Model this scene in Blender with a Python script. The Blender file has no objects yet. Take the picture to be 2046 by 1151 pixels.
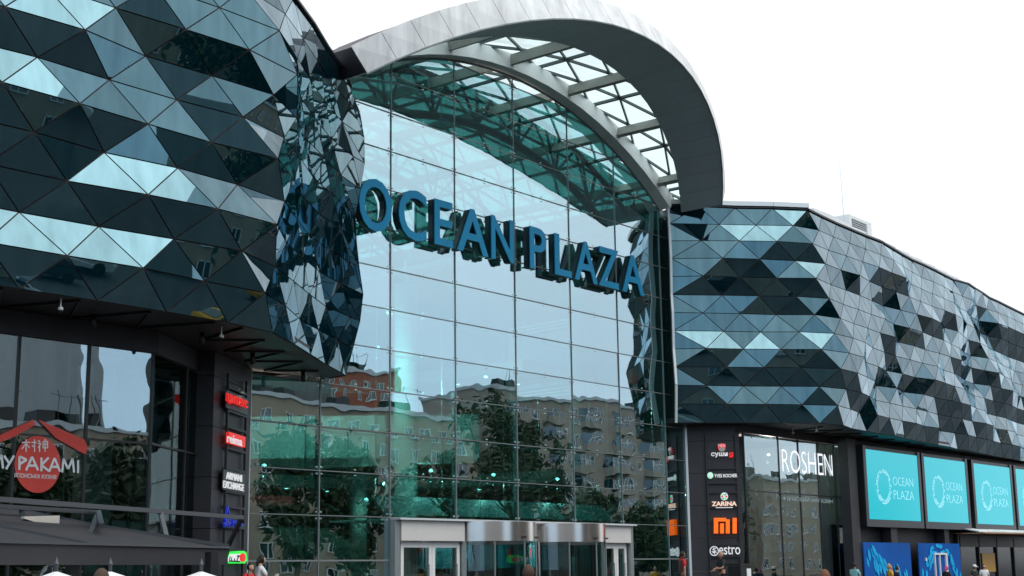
import bpy, bmesh, math, random
import numpy as np
from mathutils import Vector, Matrix
random.seed(7); RNG = np.random.RandomState(11)
R_ = math.radians
SC = bpy.context.scene
COL = SC.collection
# ------------------------------------------------------------------ camera, world, sun, exposure
YAW, PITCH, ROLL, CZ = R_(38.4526), R_(11.178), R_(-0.7574), 1.7
hf = Vector((math.cos(YAW), math.sin(YAW), 0)); rr = Vector((math.sin(YAW), -math.cos(YAW), 0))
FW = hf*math.cos(PITCH) + Vector((0, 0, math.sin(PITCH))); uu = rr.cross(FW)
RT = rr*math.cos(ROLL) + uu*math.sin(ROLL); UP = RT.cross(FW)
cam = bpy.data.cameras.new('camera'); co = bpy.data.objects.new('camera', cam); COL.objects.link(co)
cam.sensor_width = 36; cam.lens = 2842.8/2046*36; cam.clip_end = 3000; cam.clip_start = 0.1
m = Matrix((RT, UP, -FW)).transposed().to_4x4(); m.translation = (0, 0, CZ); co.matrix_world = m
SC.camera = co
SUN_EL, SUN_AZ = 55, 280          # azimuth measured from +X, counter-clockwise
sd = Vector((math.cos(R_(SUN_AZ))*math.cos(R_(SUN_EL)), math.sin(R_(SUN_AZ))*math.cos(R_(SUN_EL)), math.sin(R_(SUN_EL))))
sun = bpy.data.lights.new('sun', 'SUN'); sun.energy = 1.0; sun.angle = R_(50); sun.color = (1, .96, .9)
so = bpy.data.objects.new('sun', sun); COL.objects.link(so); so.rotation_euler = sd.to_track_quat('Z', 'Y').to_euler()
W = bpy.data.worlds.new('World'); SC.world = W; W.use_nodes = True
nt = W.node_tree; nt.nodes.clear()
def wn(t, **k):
    n = nt.nodes.new(t)
    for a, b in k.items(): setattr(n, a, b)
    return n
sky = wn('ShaderNodeTexSky', sky_type='NISHITA', sun_disc=False, sun_elevation=R_(SUN_EL), sun_rotation=R_(90-SUN_AZ), air_density=1.5, dust_density=2.5)
tc = wn('ShaderNodeTexCoord')
nz = wn('ShaderNodeTexNoise'); nz.inputs['Scale'].default_value = 2.6; nz.inputs['Detail'].default_value = 6; nz.inputs['Roughness'].default_value = .55
mp = wn('ShaderNodeMapping'); mp.inputs['Scale'].default_value = (1, 1, 2.2)
ramp = wn('ShaderNodeValToRGB'); ramp.color_ramp.elements[0].position = .34; ramp.color_ramp.elements[0].color = (9.0, 11.0, 12.8, 1)
ramp.color_ramp.elements[1].position = .68; ramp.color_ramp.elements[1].color = (13.0, 14.2, 15.0, 1)
mix = wn('ShaderNodeMix', data_type='RGBA'); mix.inputs[0].default_value = .9
# cloud deck is thinner and brighter on the far side of the mall
dv = wn('ShaderNodeVectorMath', operation='DOT_PRODUCT'); dv.inputs[1].default_value = (hf.x, hf.y, .1)
mr = wn('ShaderNodeMapRange'); mr.inputs[1].default_value = .0; mr.inputs[2].default_value = .62; mr.inputs[4].default_value = .8; mr.interpolation_type = 'SMOOTHSTEP'
mix2 = wn('ShaderNodeMix', data_type='RGBA'); mix2.inputs[7].default_value = (10.6, 10.6, 10.7, 1)
bg = wn('ShaderNodeBackground'); bg.inputs[1].default_value = .07
ow = wn('ShaderNodeOutputWorld')
Lk = nt.links.new
Lk(tc.outputs['Generated'], mp.inputs[0]); Lk(mp.outputs[0], nz.inputs['Vector']); Lk(nz.outputs['Fac'], ramp.inputs[0])
Lk(sky.outputs[0], mix.inputs[6]); Lk(ramp.outputs[0], mix.inputs[7])
sx = wn('ShaderNodeSeparateXYZ'); Lk(tc.outputs['Generated'], sx.inputs[0])
zr_ = wn('ShaderNodeMapRange', interpolation_type='SMOOTHSTEP'); zr_.inputs[1].default_value = .06; zr_.inputs[2].default_value = .48; Lk(sx.outputs['Z'], zr_.inputs[0])
ml = wn('ShaderNodeMix', data_type='RGBA'); ml.inputs[6].default_value = (.68, .81, .93, 1); ml.inputs[7].default_value = (1.08, 1.05, 1.03, 1); Lk(zr_.outputs[0], ml.inputs[0])
mm_ = wn('ShaderNodeMix', data_type='RGBA', blend_type='MULTIPLY'); mm_.inputs[0].default_value = 1; Lk(mix.outputs[2], mm_.inputs[6]); Lk(ml.outputs[2], mm_.inputs[7])
Lk(tc.outputs['Generated'], dv.inputs[0]); Lk(dv.outputs['Value'], mr.inputs[0]); Lk(mr.outputs[0], mix2.inputs[0])
Lk(mm_.outputs[2], mix2.inputs[6]); Lk(mix2.outputs[2], bg.inputs[0]); Lk(bg.outputs[0], ow.inputs[0])
SC.view_settings.view_transform = 'Standard'; SC.view_settings.look = 'None'; SC.view_settings.exposure = 0.65; SC.view_settings.gamma = 1
SC.render.engine = 'CYCLES'
try:
    SC.cycles.max_bounces = 14; SC.cycles.transparent_max_bounces = 24; SC.cycles.glossy_bounces = 5; SC.cycles.diffuse_bounces = 4
    SC.cycles.caustics_reflective = False; SC.cycles.caustics_refractive = False
except Exception: pass
# ------------------------------------------------------------------ measuring helpers (a photo pixel seen against a surface)
def ray(px, py): return (FW*2842.8 + RT*(px-1023) - UP*(py-575.5)).normalized()
C0 = Vector((0, 0, CZ))
def onY(px, py, Y): d = ray(px, py); return C0 + d*(Y/d.y)
def onZ(px, py, Z): d = ray(px, py); return C0 + d*((Z-CZ)/d.z)
def at(px, py, D): d = ray(px, py); return C0 + d*(D/math.hypot(d.x, d.y))
# ------------------------------------------------------------------ materials
def mat(name, col=(.5, .5, .5), rough=.6, metal=0, spec=.5, noise=0, nscale=3, bump=0, bscale=20, emit=None, estr=1, streak=False):
    M = bpy.data.materials.new(name); M.use_nodes = True; t = M.node_tree; b = t.nodes['Principled BSDF']
    b.inputs['Base Color'].default_value = (*col, 1); b.inputs['Roughness'].default_value = rough; b.inputs['Metallic'].default_value = metal
    b.inputs['Specular IOR Level'].default_value = spec
    if emit: b.inputs['Emission Color'].default_value = (*emit, 1); b.inputs['Emission Strength'].default_value = estr
    if noise or bump:
        c = t.nodes.new('ShaderNodeTexCoord'); mpn = t.nodes.new('ShaderNodeMapping'); t.links.new(c.outputs['Object'], mpn.inputs[0])
        if streak: mpn.inputs['Scale'].default_value = (1, 1, .12)
    if noise:
        n = t.nodes.new('ShaderNodeTexNoise'); n.inputs['Scale'].default_value = nscale; n.inputs['Detail'].default_value = 8; n.inputs['Roughness'].default_value = .65
        t.links.new(mpn.outputs[0], n.inputs['Vector'])
        r = t.nodes.new('ShaderNodeValToRGB'); r.color_ramp.elements[0].position = .3; r.color_ramp.elements[1].position = .75
        r.color_ramp.elements[0].color = (*[max(0, x*(1-noise)) for x in col], 1); r.color_ramp.elements[1].color = (*[min(1, x*(1+noise*.6)) for x in col], 1)
        t.links.new(n.outputs['Fac'], r.inputs[0]); t.links.new(r.outputs[0], b.inputs['Base Color'])
    if bump:
        n2 = t.nodes.new('ShaderNodeTexNoise'); n2.inputs['Scale'].default_value = bscale; t.links.new(mpn.outputs[0], n2.inputs['Vector'])
        bp = t.nodes.new('ShaderNodeBump'); bp.inputs['Strength'].default_value = bump; bp.inputs['Distance'].default_value = .02
        t.links.new(n2.outputs['Fac'], bp.inputs['Height']); t.links.new(bp.outputs[0], b.inputs['Normal'])
    return M
def mirror_mat(name, base, tint, f0, warp, wscale, rough=.01):
    """coated opaque glass: dark body colour under a mirror coat, slightly wavy"""
    M = bpy.data.materials.new(name); M.use_nodes = True; t = M.node_tree; t.nodes.clear(); L = t.links.new
    o = t.nodes.new('ShaderNodeOutputMaterial'); d = t.nodes.new('ShaderNodeBsdfDiffuse'); d.inputs[0].default_value = (*base, 1)
    g = t.nodes.new('ShaderNodeBsdfGlossy'); g.inputs[0].default_value = (*tint, 1); g.inputs['Roughness'].default_value = rough
    lw = t.nodes.new('ShaderNodeLayerWeight'); lw.inputs[0].default_value = .5
    pw = t.nodes.new('ShaderNodeMath'); pw.operation = 'POWER'; pw.inputs[1].default_value = 3.7; L(lw.outputs['Facing'], pw.inputs[0])
    r = t.nodes.new('ShaderNodeMapRange'); r.inputs[3].default_value = f0; r.inputs[4].default_value = 1.0; L(pw.outputs[0], r.inputs[0])
    c = t.nodes.new('ShaderNodeTexCoord'); n = t.nodes.new('ShaderNodeTexNoise'); n.inputs['Scale'].default_value = wscale; n.inputs['Detail'].default_value = 1.5
    L(c.outputs['Object'], n.inputs['Vector'])
    b = t.nodes.new('ShaderNodeBump'); b.inputs['Strength'].default_value = 1; b.inputs['Distance'].default_value = warp; L(n.outputs['Fac'], b.inputs['Height'])
    L(b.outputs[0], g.inputs['Normal'])
    tf = t.nodes.new('ShaderNodeMapRange'); tf.inputs[1].default_value = .34; tf.inputs[2].default_value = .62; tf.inputs[4].default_value = .72; L(lw.outputs['Facing'], tf.inputs[0])
    tm_ = t.nodes.new('ShaderNodeMix'); tm_.data_type = 'RGBA'; tm_.inputs[6].default_value = (*tint, 1); tm_.inputs[7].default_value = (.80, .91, .99, 1); L(tf.outputs[0], tm_.inputs[0]); L(tm_.outputs[2], g.inputs[0])
    ge = t.nodes.new('ShaderNodeNewGeometry'); v = t.nodes.new('ShaderNodeMapRange'); v.inputs[3].default_value = .80; v.inputs[4].default_value = 1.12; L(ge.outputs['Random Per Island'], v.inputs[0])
    n3 = t.nodes.new('ShaderNodeTexNoise'); n3.inputs['Scale'].default_value = 1.3; n3.inputs['Detail'].default_value = 6; mp3 = t.nodes.new('ShaderNodeMapping'); mp3.inputs['Scale'].default_value = (2.2, 2.2, .35); L(c.outputs['Object'], mp3.inputs[0]); L(mp3.outputs[0], n3.inputs['Vector'])
    v3 = t.nodes.new('ShaderNodeMapRange'); v3.inputs[1].default_value = .35; v3.inputs[2].default_value = .75; v3.inputs[3].default_value = 1.06; v3.inputs[4].default_value = .78; L(n3.outputs['Fac'], v3.inputs[0])
    m1 = t.nodes.new('ShaderNodeMath'); m1.operation = 'MULTIPLY'; L(v.outputs[0], m1.inputs[0]); L(v3.outputs[0], m1.inputs[1])
    m2 = t.nodes.new('ShaderNodeMath'); m2.operation = 'MULTIPLY'; m2.use_clamp = True; L(r.outputs[0], m2.inputs[0]); L(m1.outputs[0], m2.inputs[1])
    mx = t.nodes.new('ShaderNodeMixShader'); L(m2.outputs[0], mx.inputs[0]); L(d.outputs[0], mx.inputs[1]); L(g.outputs[0], mx.inputs[2]); L(mx.outputs[0], o.inputs[0])
    return M
def glass_mat(name, trans, tint, f0, warp=0, wscale=.5, power=3.5):
    """clear coated pane: tinted transmission plus mirror reflection"""
    M = bpy.data.materials.new(name); M.use_nodes = True; t = M.node_tree; t.nodes.clear(); L = t.links.new
    o = t.nodes.new('ShaderNodeOutputMaterial'); d = t.nodes.new('ShaderNodeBsdfTransparent'); d.inputs[0].default_value = (*trans, 1)
    g = t.nodes.new('ShaderNodeBsdfGlossy'); g.inputs[0].default_value = (*tint, 1); g.inputs['Roughness'].default_value = .004
    lw = t.nodes.new('ShaderNodeLayerWeight'); lw.inputs[0].default_value = .5
    pw = t.nodes.new('ShaderNodeMath'); pw.operation = 'POWER'; pw.inputs[1].default_value = power; L(lw.outputs['Facing'], pw.inputs[0])
    r = t.nodes.new('ShaderNodeMapRange'); r.inputs[3].default_value = f0; r.inputs[4].default_value = 1.0; L(pw.outputs[0], r.inputs[0])
    if warp:
        c = t.nodes.new('ShaderNodeTexCoord'); n = t.nodes.new('ShaderNodeTexNoise'); n.inputs['Scale'].default_value = wscale; n.inputs['Detail'].default_value = 2
        L(c.outputs['Object'], n.inputs['Vector'])
        b = t.nodes.new('ShaderNodeBump'); b.inputs['Strength'].default_value = 1; b.inputs['Distance'].default_value = warp; L(n.outputs['Fac'], b.inputs['Height'])
        L(b.outputs[0], g.inputs['Normal'])
    oi = t.nodes.new('ShaderNodeObjectInfo'); ov = t.nodes.new('ShaderNodeMapRange'); ov.inputs[3].default_value = .90; ov.inputs[4].default_value = 1.08; L(oi.outputs['Random'], ov.inputs[0])
    om = t.nodes.new('ShaderNodeMath'); om.operation = 'MULTIPLY'; om.use_clamp = True; L(r.outputs[0], om.inputs[0]); L(ov.outputs[0], om.inputs[1]); r = om
    mx = t.nodes.new('ShaderNodeMixShader'); L(r.outputs[0], mx.inputs[0]); L(d.outputs[0], mx.inputs[1]); L(g.outputs[0], mx.inputs[2]); L(mx.outputs[0], o.inputs[0])
    return M
M = {}
M['facet'] = mirror_mat('teal mirror glass', (.0003, .011, .016), (.45, .77, .88), .22, .0035, .55)
M['joint'] = mat('dark joint', (.035, .022, .022), .6)
M['wall_glass'] = glass_mat('curtain wall glass', (.27, .63, .60), (.86, .95, 1.0), .46, .0055, .5)
M['shop_glass'] = glass_mat('shop window glass', (.42, .55, .55), (.85, .95, 1.0), .36, .007, .5)
M['roof_glass'] = glass_mat('roof glass', (.86, .99, .98), (.9, 1, 1), .05)
M['fin_glass'] = glass_mat('fin glass', (.80, .93, .92), (.9, 1, 1), .04)
M['door_glass'] = glass_mat('door glass', (.55, .68, .68), (.9, 1, 1), .08)
M['plain_glass'] = glass_mat('plain window glass', (.4, .5, .5), (.9, 1, 1), .06, .004, .5, 7)
M['steel'] = mat('painted steel', (.33, .35, .35), .45, .2, noise=.12, nscale=1.5)
M['mullion'] = mat('mullion steel', (.36, .38, .38), .35, .6)
M['seam'] = mat('pane joint', (.17, .19, .19), .5)
M['spider'] = mat('spider steel', (.62, .64, .65), .25, .9)
M['clad'] = mat('pale roof cladding', (.76, .75, .73), .55, 0, noise=.34, nscale=1.6, streak=True, bump=.06, bscale=3)
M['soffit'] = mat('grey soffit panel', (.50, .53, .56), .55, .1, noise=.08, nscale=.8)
M['beam'] = mat('arch beam', (.84, .86, .86), .5, 0, noise=.12, nscale=1)
M['purlin'] = mat('olive roof beam', (.34, .34, .29), .5, .1, noise=.12, nscale=2)
M['lattice'] = mat('dark roof lattice', (.06, .08, .08), .45, .2)
M['truss'] = mat('truss tube', (.10, .11, .105), .5, .2, noise=.15, nscale=2)
M['white'] = mat('white panel', (.72, .72, .71), .5, noise=.06, nscale=1)
M['trim'] = mat('pale edge trim', (.66, .68, .69), .4, .2)
M['dark'] = mat('charcoal cladding', (.025, .023, .029), .5, noise=.35, nscale=2)
M['dark2'] = mat('charcoal rail', (.016, .015, .018), .5)
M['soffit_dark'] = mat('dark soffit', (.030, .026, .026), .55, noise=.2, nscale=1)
M['black'] = mat('black metal', (.012, .012, .013), .4)
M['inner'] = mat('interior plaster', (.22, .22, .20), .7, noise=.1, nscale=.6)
M['inner_dark'] = mat('dark interior wall', (.055, .055, .05), .7, noise=.3, nscale=.5)  # dark wall colour with random mottling
M['inner_white'] = mat('interior white', (.82, .84, .82), .6)
M['floor_in'] = mat('polished floor', (.32, .31, .29), .2)
M['blue'] = mat('letter blue', (.002, .215, .40), .45, 0, .22, noise=.16, nscale=1.2, streak=True)
M['letter_side'] = mat('letter side', (.010, .028, .036), .35, .3)
M['stainless'] = mat('brushed stainless', (.70, .66, .63), .22, 1.0)
M['door_white'] = mat('white door frame', (.74, .73, .71), .4)
M['door_head'] = mat('pale head panel', (.66, .62, .59), .45, .1, noise=.05)
M['asphalt'] = mat('asphalt', (.036, .037, .04), .85, noise=.3, nscale=.8, bump=.3, bscale=60)
M['paving'] = mat('plaza paving', (.06, .06, .06), .8, noise=.2, nscale=1, bump=.2, bscale=30)
M['trunk'] = mat('bark', (.10, .075, .055), .9, noise=.3, nscale=8)
M['leaf'] = mat('foliage', (.030, .050, .016), .75, noise=.55, nscale=.9)
M['brickwall'] = mat('beige brick', (.36, .29, .22), .85, noise=.18, nscale=.5, bump=.2, bscale=8)
M['brickwall2'] = mat('grey brick', (.36, .31, .26), .85, noise=.18, nscale=.5, bump=.2, bscale=8)
M['redbrick'] = mat('red brick', (.34, .10, .06), .85, noise=.2, nscale=.5)
M['winframe'] = mat('window frame', (.7, .7, .68), .5)
M['winglass'] = mirror_mat('house window', (.02, .03, .04), (.9, .95, 1), .12, .01, .6)
M['fabric'] = mat('black awning fabric', (.022, .021, .025), .8, noise=.2, nscale=2, bump=.1, bscale=9)
M['gunmetal'] = mat('gunmetal tube', (.060, .066, .075), .35, .5)
M['cream'] = mat('cream fabric', (.62, .58, .52), .8, noise=.1)
M['umbrella'] = mat('white umbrella cloth', (.70, .69, .69), .8, noise=.06)
M['screen'] = mat('lit teal screen', (.0, .05, .06), .15, 0, .3, emit=(.0, .50, .60), estr=.62)
M['screen_logo'] = mat('lit pale logo', (.2, .5, .6), .4, emit=(.50, .90, .98), estr=.42)
M['sea'] = mat('deep blue poster', (.002, .095, .40), .6, 0, .15, noise=.25, nscale=.35)
M['fish'] = mat('cyan fish shapes', (.01, .42, .80), .6, 0, .15)
M['sig_white'] = mat('lit white sign', (.7, .7, .7), .4, emit=(.9, .9, .92), estr=.28)
M['sig_red'] = mat('lit red sign', (.6, .02, .02), .4, emit=(.95, .025, .02), estr=.36)
M['sig_orange'] = mat('lit orange sign', (.8, .12, .0), .4, emit=(1, .14, .005), estr=.55)
M['sig_blue'] = mat('dark blue sign', (.012, .025, .32), .4, emit=(.01, .03, .5), estr=.25)
M['sig_green'] = mat('lit green sign', (.03, .6, .06), .4, emit=(.02, .75, .05), estr=.6)
M['sig_mint'] = mat('mint emblem', (.45, .75, .55), .4, emit=(.4, .8, .6), estr=.4)
M['decal_red'] = mat('red window film', (.62, .06, .045), .5, noise=.15, nscale=3)
M['decal_white'] = mat('white window film', (.68, .74, .76), .5)
M['lamp'] = mat('lit lamp', (1, 1, 1), .5, emit=(1, .96, .88), estr=9)
M['poster_teal'] = mat('teal poster', (.015, .22, .27), .45, noise=.2, nscale=1.2)
M['poster_red'] = mat('red swoosh', (.50, .04, .03), .5)
M['poster_blue'] = mat('light blue swoosh', (.10, .40, .66), .5)
M['plastic_white'] = mat('white plastic', (.75, .75, .73), .35)
M['yellow'] = mat('yellow paint', (.75, .36, .01), .4)
M['brown_shop'] = mat('brown shop front', (.10, .045, .018), .5)
for k_ in ('decal_red', 'decal_white'): M[k_].node_tree.nodes['Principled BSDF'].inputs['Alpha'].default_value = .62
def flat(name, c, r=.75): return mat(name, c, r, noise=.12, nscale=6)
M['skin'] = mat('skin', (.50, .29, .20), .55, noise=.06, nscale=8); M['skin2'] = mat('tanned skin', (.42, .22, .14), .55)
M['hair_d'] = flat('dark hair', (.012, .009, .008)); M['hair_b'] = flat('brown hair', (.055, .026, .014)); M['hair_r'] = flat('copper hair', (.15, .055, .024)); M['hair_blond'] = flat('blond hair', (.48, .30, .12)); M['hair_pink'] = flat('pink hair', (.62, .06, .24))
for n, c in dict(red=(.58, .018, .022), black=(.010, .010, .012), white=(.72, .71, .70), teal=(.22, .50, .50), yellow=(.70, .36, .02), navy=(.02, .03, .07), blue=(.03, .14, .42), pink=(.55, .3, .32), jeans=(.05, .08, .15), grey=(.2, .2, .21)).items(): M['c_'+n] = flat(n+' cloth', c)
# ------------------------------------------------------------------ mesh builder
class MB:
    def __init__(s): s.v = []; s.f = []; s.cut = []
    def add(s, vs, fs):
        o = len(s.v); s.cut.append((o, len(s.f))); s.v += [tuple(v) for v in vs]; s.f += [tuple(i+o for i in f) for f in fs]; return s
    def box(s, x0, x1, y0, y1, z0, z1):
        return s.add([(x, y, z) for z in (z0, z1) for y in (y0, y1) for x in (x0, x1)], [(0, 2, 3, 1), (4, 5, 7, 6), (0, 1, 5, 4), (2, 6, 7, 3), (0, 4, 6, 2), (1, 3, 7, 5)])
    def beam(s, p, q, w, h, up=(0, 0, 1)):
        p = Vector(p); q = Vector(q); d = (q-p)
        if d.length < 1e-6: return s
        d.normalize(); u = Vector(up)
        a = d.cross(u)
        if a.length < 1e-4: a = d.cross(Vector((1, 0, 0)))
        a.normalize(); b = a.cross(d); vs = []
        for e in (p, q):
            for i, j in ((-1, -1), (1, -1), (1, 1), (-1, 1)): vs.append(e+a*i*w/2+b*j*h/2)
        return s.add(vs, [(3, 2, 1, 0), (4, 5, 6, 7), (0, 1, 5, 4), (1, 2, 6, 5), (2, 3, 7, 6), (3, 0, 4, 7)])
    def tube(s, pts, r, n=8, cap=True, r1=None):
        pts = [Vector(p) for p in pts]; vs = []; N = len(pts); prev = None
        for i, p in enumerate(pts):
            d = (pts[min(i+1, N-1)]-pts[max(i-1, 0)]).normalized()
            if prev is None:
                a = d.cross(Vector((0, 0, 1)))
                if a.length < .01: a = d.cross(Vector((1, 0, 0)))
            else: a = prev - d*prev.dot(d)
            a.normalize(); prev = a; b = d.cross(a)
            rad = r if r1 is None else r+(r1-r)*i/(N-1)
            for k in range(n): vs.append(p+(a*math.cos(2*math.pi*k/n)+b*math.sin(2*math.pi*k/n))*rad)
        fs = [(i*n+k, i*n+(k+1) % n, (i+1)*n+(k+1) % n, (i+1)*n+k) for i in range(N-1) for k in range(n)]
        if cap: fs += [tuple(range(n))[::-1], tuple((N-1)*n+k for k in range(n))]
        return s.add(vs, fs)
    def prism(s, poly, vec):
        """poly: 3-D outline; extruded by vec"""
        n = len(poly); vec = Vector(vec)
        return s.add([Vector(p) for p in poly]+[Vector(p)+vec for p in poly], [tuple(range(n))[::-1], tuple(range(n, 2*n))]+[(i, (i+1) % n, n+(i+1) % n, n+i) for i in range(n)])
    def lathe(s, prof, c=(0, 0, 0), n=16, a0=0, a1=2*math.pi):
        full = abs(a1-a0-2*math.pi) < 1e-6; m_ = n if full else n+1; vs = []
        for r, z in prof:
            for k in range(m_):
                a = a0+(a1-a0)*k/n; vs.append((c[0]+r*math.cos(a), c[1]+r*math.sin(a), c[2]+z))
        fs = []
        for i in range(len(prof)-1):
            for k in range(n): fs.append((i*m_+k, i*m_+(k+1) % m_, (i+1)*m_+(k+1) % m_, (i+1)*m_+k))
        return s.add(vs, fs)
    def build(s, name, mt, parent=None, smooth=False):
        me = bpy.data.meshes.new(name); me.from_pydata([tuple(v) for v in s.v], [], s.f); me.update()
        ms = mt if isinstance(mt, (list, tuple)) else [mt]
        for x in ms: me.materials.append(x)
        if smooth:
            for p in me.polygons: p.use_smooth = True
        o = bpy.data.objects.new(name, me); COL.objects.link(o)
        if parent: attach(o, parent)
        return o
def build_each(mb, name, mt, parent=None, smooth=False, per=1):
    """every piece of the builder becomes a mesh of its own (per = pieces that belong together)"""
    cuts = mb.cut[::per]+[(len(mb.v), len(mb.f))]; out = []
    for (v0, f0), (v1, f1) in zip(cuts, cuts[1:]):
        q = MB(); q.v = mb.v[v0:v1]; q.f = [tuple(i-v0 for i in f) for f in mb.f[f0:f1]]; out.append(q.build(name, mt, parent, smooth))
    return out
def attach(o, parent):
    o.parent = parent; o.matrix_parent_inverse = Matrix.Identity(4)
    o.location = o.location - (wloc(parent))
def wloc(o):
    v = o.location.copy()
    while o.parent: o = o.parent; v += o.location
    return v
def tag(o, label=None, cat=None, group=None, kind=None):
    for k, v in (('label', label), ('category', cat), ('group', group), ('kind', kind)):
        if v: o[k] = v
    return o
def empty(name, loc, label, cat, group=None):
    o = bpy.data.objects.new(name, None); o.location = loc; o.empty_display_size = .2; COL.objects.link(o); return tag(o, label, cat, group)
def text_mesh(txt, size, depth, width=None, align='LEFT', bold=0, space=1.0):
    """flat mesh of lettering in local x (right), z (up), y (depth); returns MB with base line at 0"""
    cu = bpy.data.curves.new('txt', 'FONT'); cu.body = txt; cu.size = 1; cu.extrude = .001; cu.offset = bold; cu.space_character = space; cu.resolution_u = 4
    o = bpy.data.objects.new('txt', cu); COL.objects.link(o); dg = bpy.context.evaluated_depsgraph_get(); dg.update()
    me = bpy.data.meshes.new_from_object(o.evaluated_get(dg)); vs = [v.co.copy() for v in me.vertices]; fs = [tuple(p.vertices) for p in me.polygons]
    bpy.data.objects.remove(o); bpy.data.curves.remove(cu); bpy.data.meshes.remove(me)
    if not vs: return MB()
    x0 = min(v.x for v in vs); x1 = max(v.x for v in vs); y0 = min(v.y for v in vs); y1 = max(v.y for v in vs)
    sy = size/max(1e-6, y1-y0); sx = (width/(x1-x0)) if width else sy
    mb = MB(); mb.v = [((v.x-x0)*sx, -depth if v.z > 0 else 0.0, (v.y-y0)*sy) for v in vs]; mb.f = [f for f in fs]
    if align == 'CENTER':
        w = (x1-x0)*sx/2; mb.v = [(a-w, b, c) for a, b, c in mb.v]
    return mb
def place(mb, origin, xdir=(1, 0, 0), up=(0, 0, 1), shear=0):
    o = Vector(origin); x = Vector(xdir).normalized(); u = Vector(up); n = u.cross(x)*-1   # n points away from the viewer (x cross up)
    n = x.cross(u)*-1
    mb.v = [tuple(o+x*(a+shear*c)+n*b+u*c) for a, b, c in mb.v]
    return mb
# ------------------------------------------------------------------ ground
g = MB().add([(-1500, -1500, 0), (1500, -1500, 0), (1500, 1500, 0), (-1500, 1500, 0)], [(0, 1, 2, 3)]).build('ground', M['asphalt']); tag(g, kind='structure')
t = MB().box(23, 59, 22, 62, .004, .45).build('plaza', M['paving']); tag(t, kind='structure')
t = MB().box(-40, 150, 6, 21.9, .004, .12).build('pavement', M['paving']); tag(t, kind='structure')
# ------------------------------------------------------------------ THE MALL
mall = empty('shopping_mall', (42, 33, 0), 'large shopping mall with faceted teal glass wings and an arched glass entrance', 'building')
ZB = 7.78
class Path:
    def __init__(s, pts):
        s.p = [Vector((a, b, 0)) for a, b in pts]; s.l = [0]
        for a, b in zip(s.p, s.p[1:]): s.l.append(s.l[-1]+(b-a).length)
    def seg(s, t):
        for i in range(len(s.p)-1):
            if t <= s.l[i+1] or i == len(s.p)-2: return i
    def pos(s, t):
        i = s.seg(t); u = (t-s.l[i])/(s.l[i+1]-s.l[i]); return s.p[i].lerp(s.p[i+1], u)
    def nrm(s, t, w=.9):
        def nn(i): d = (s.p[i+1]-s.p[i]).normalized(); return Vector((d.y, -d.x, 0))
        v = Vector((0, 0, 0))
        for k in range(-3, 4): v += nn(s.seg(min(max(t+k*w/3, 1e-4), s.l[-1]-1e-4)))
        return v.normalized()
ELEV = {'B': 58, 'b': 40, 'm': 21, 'd': -13, 't': 3}
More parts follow.
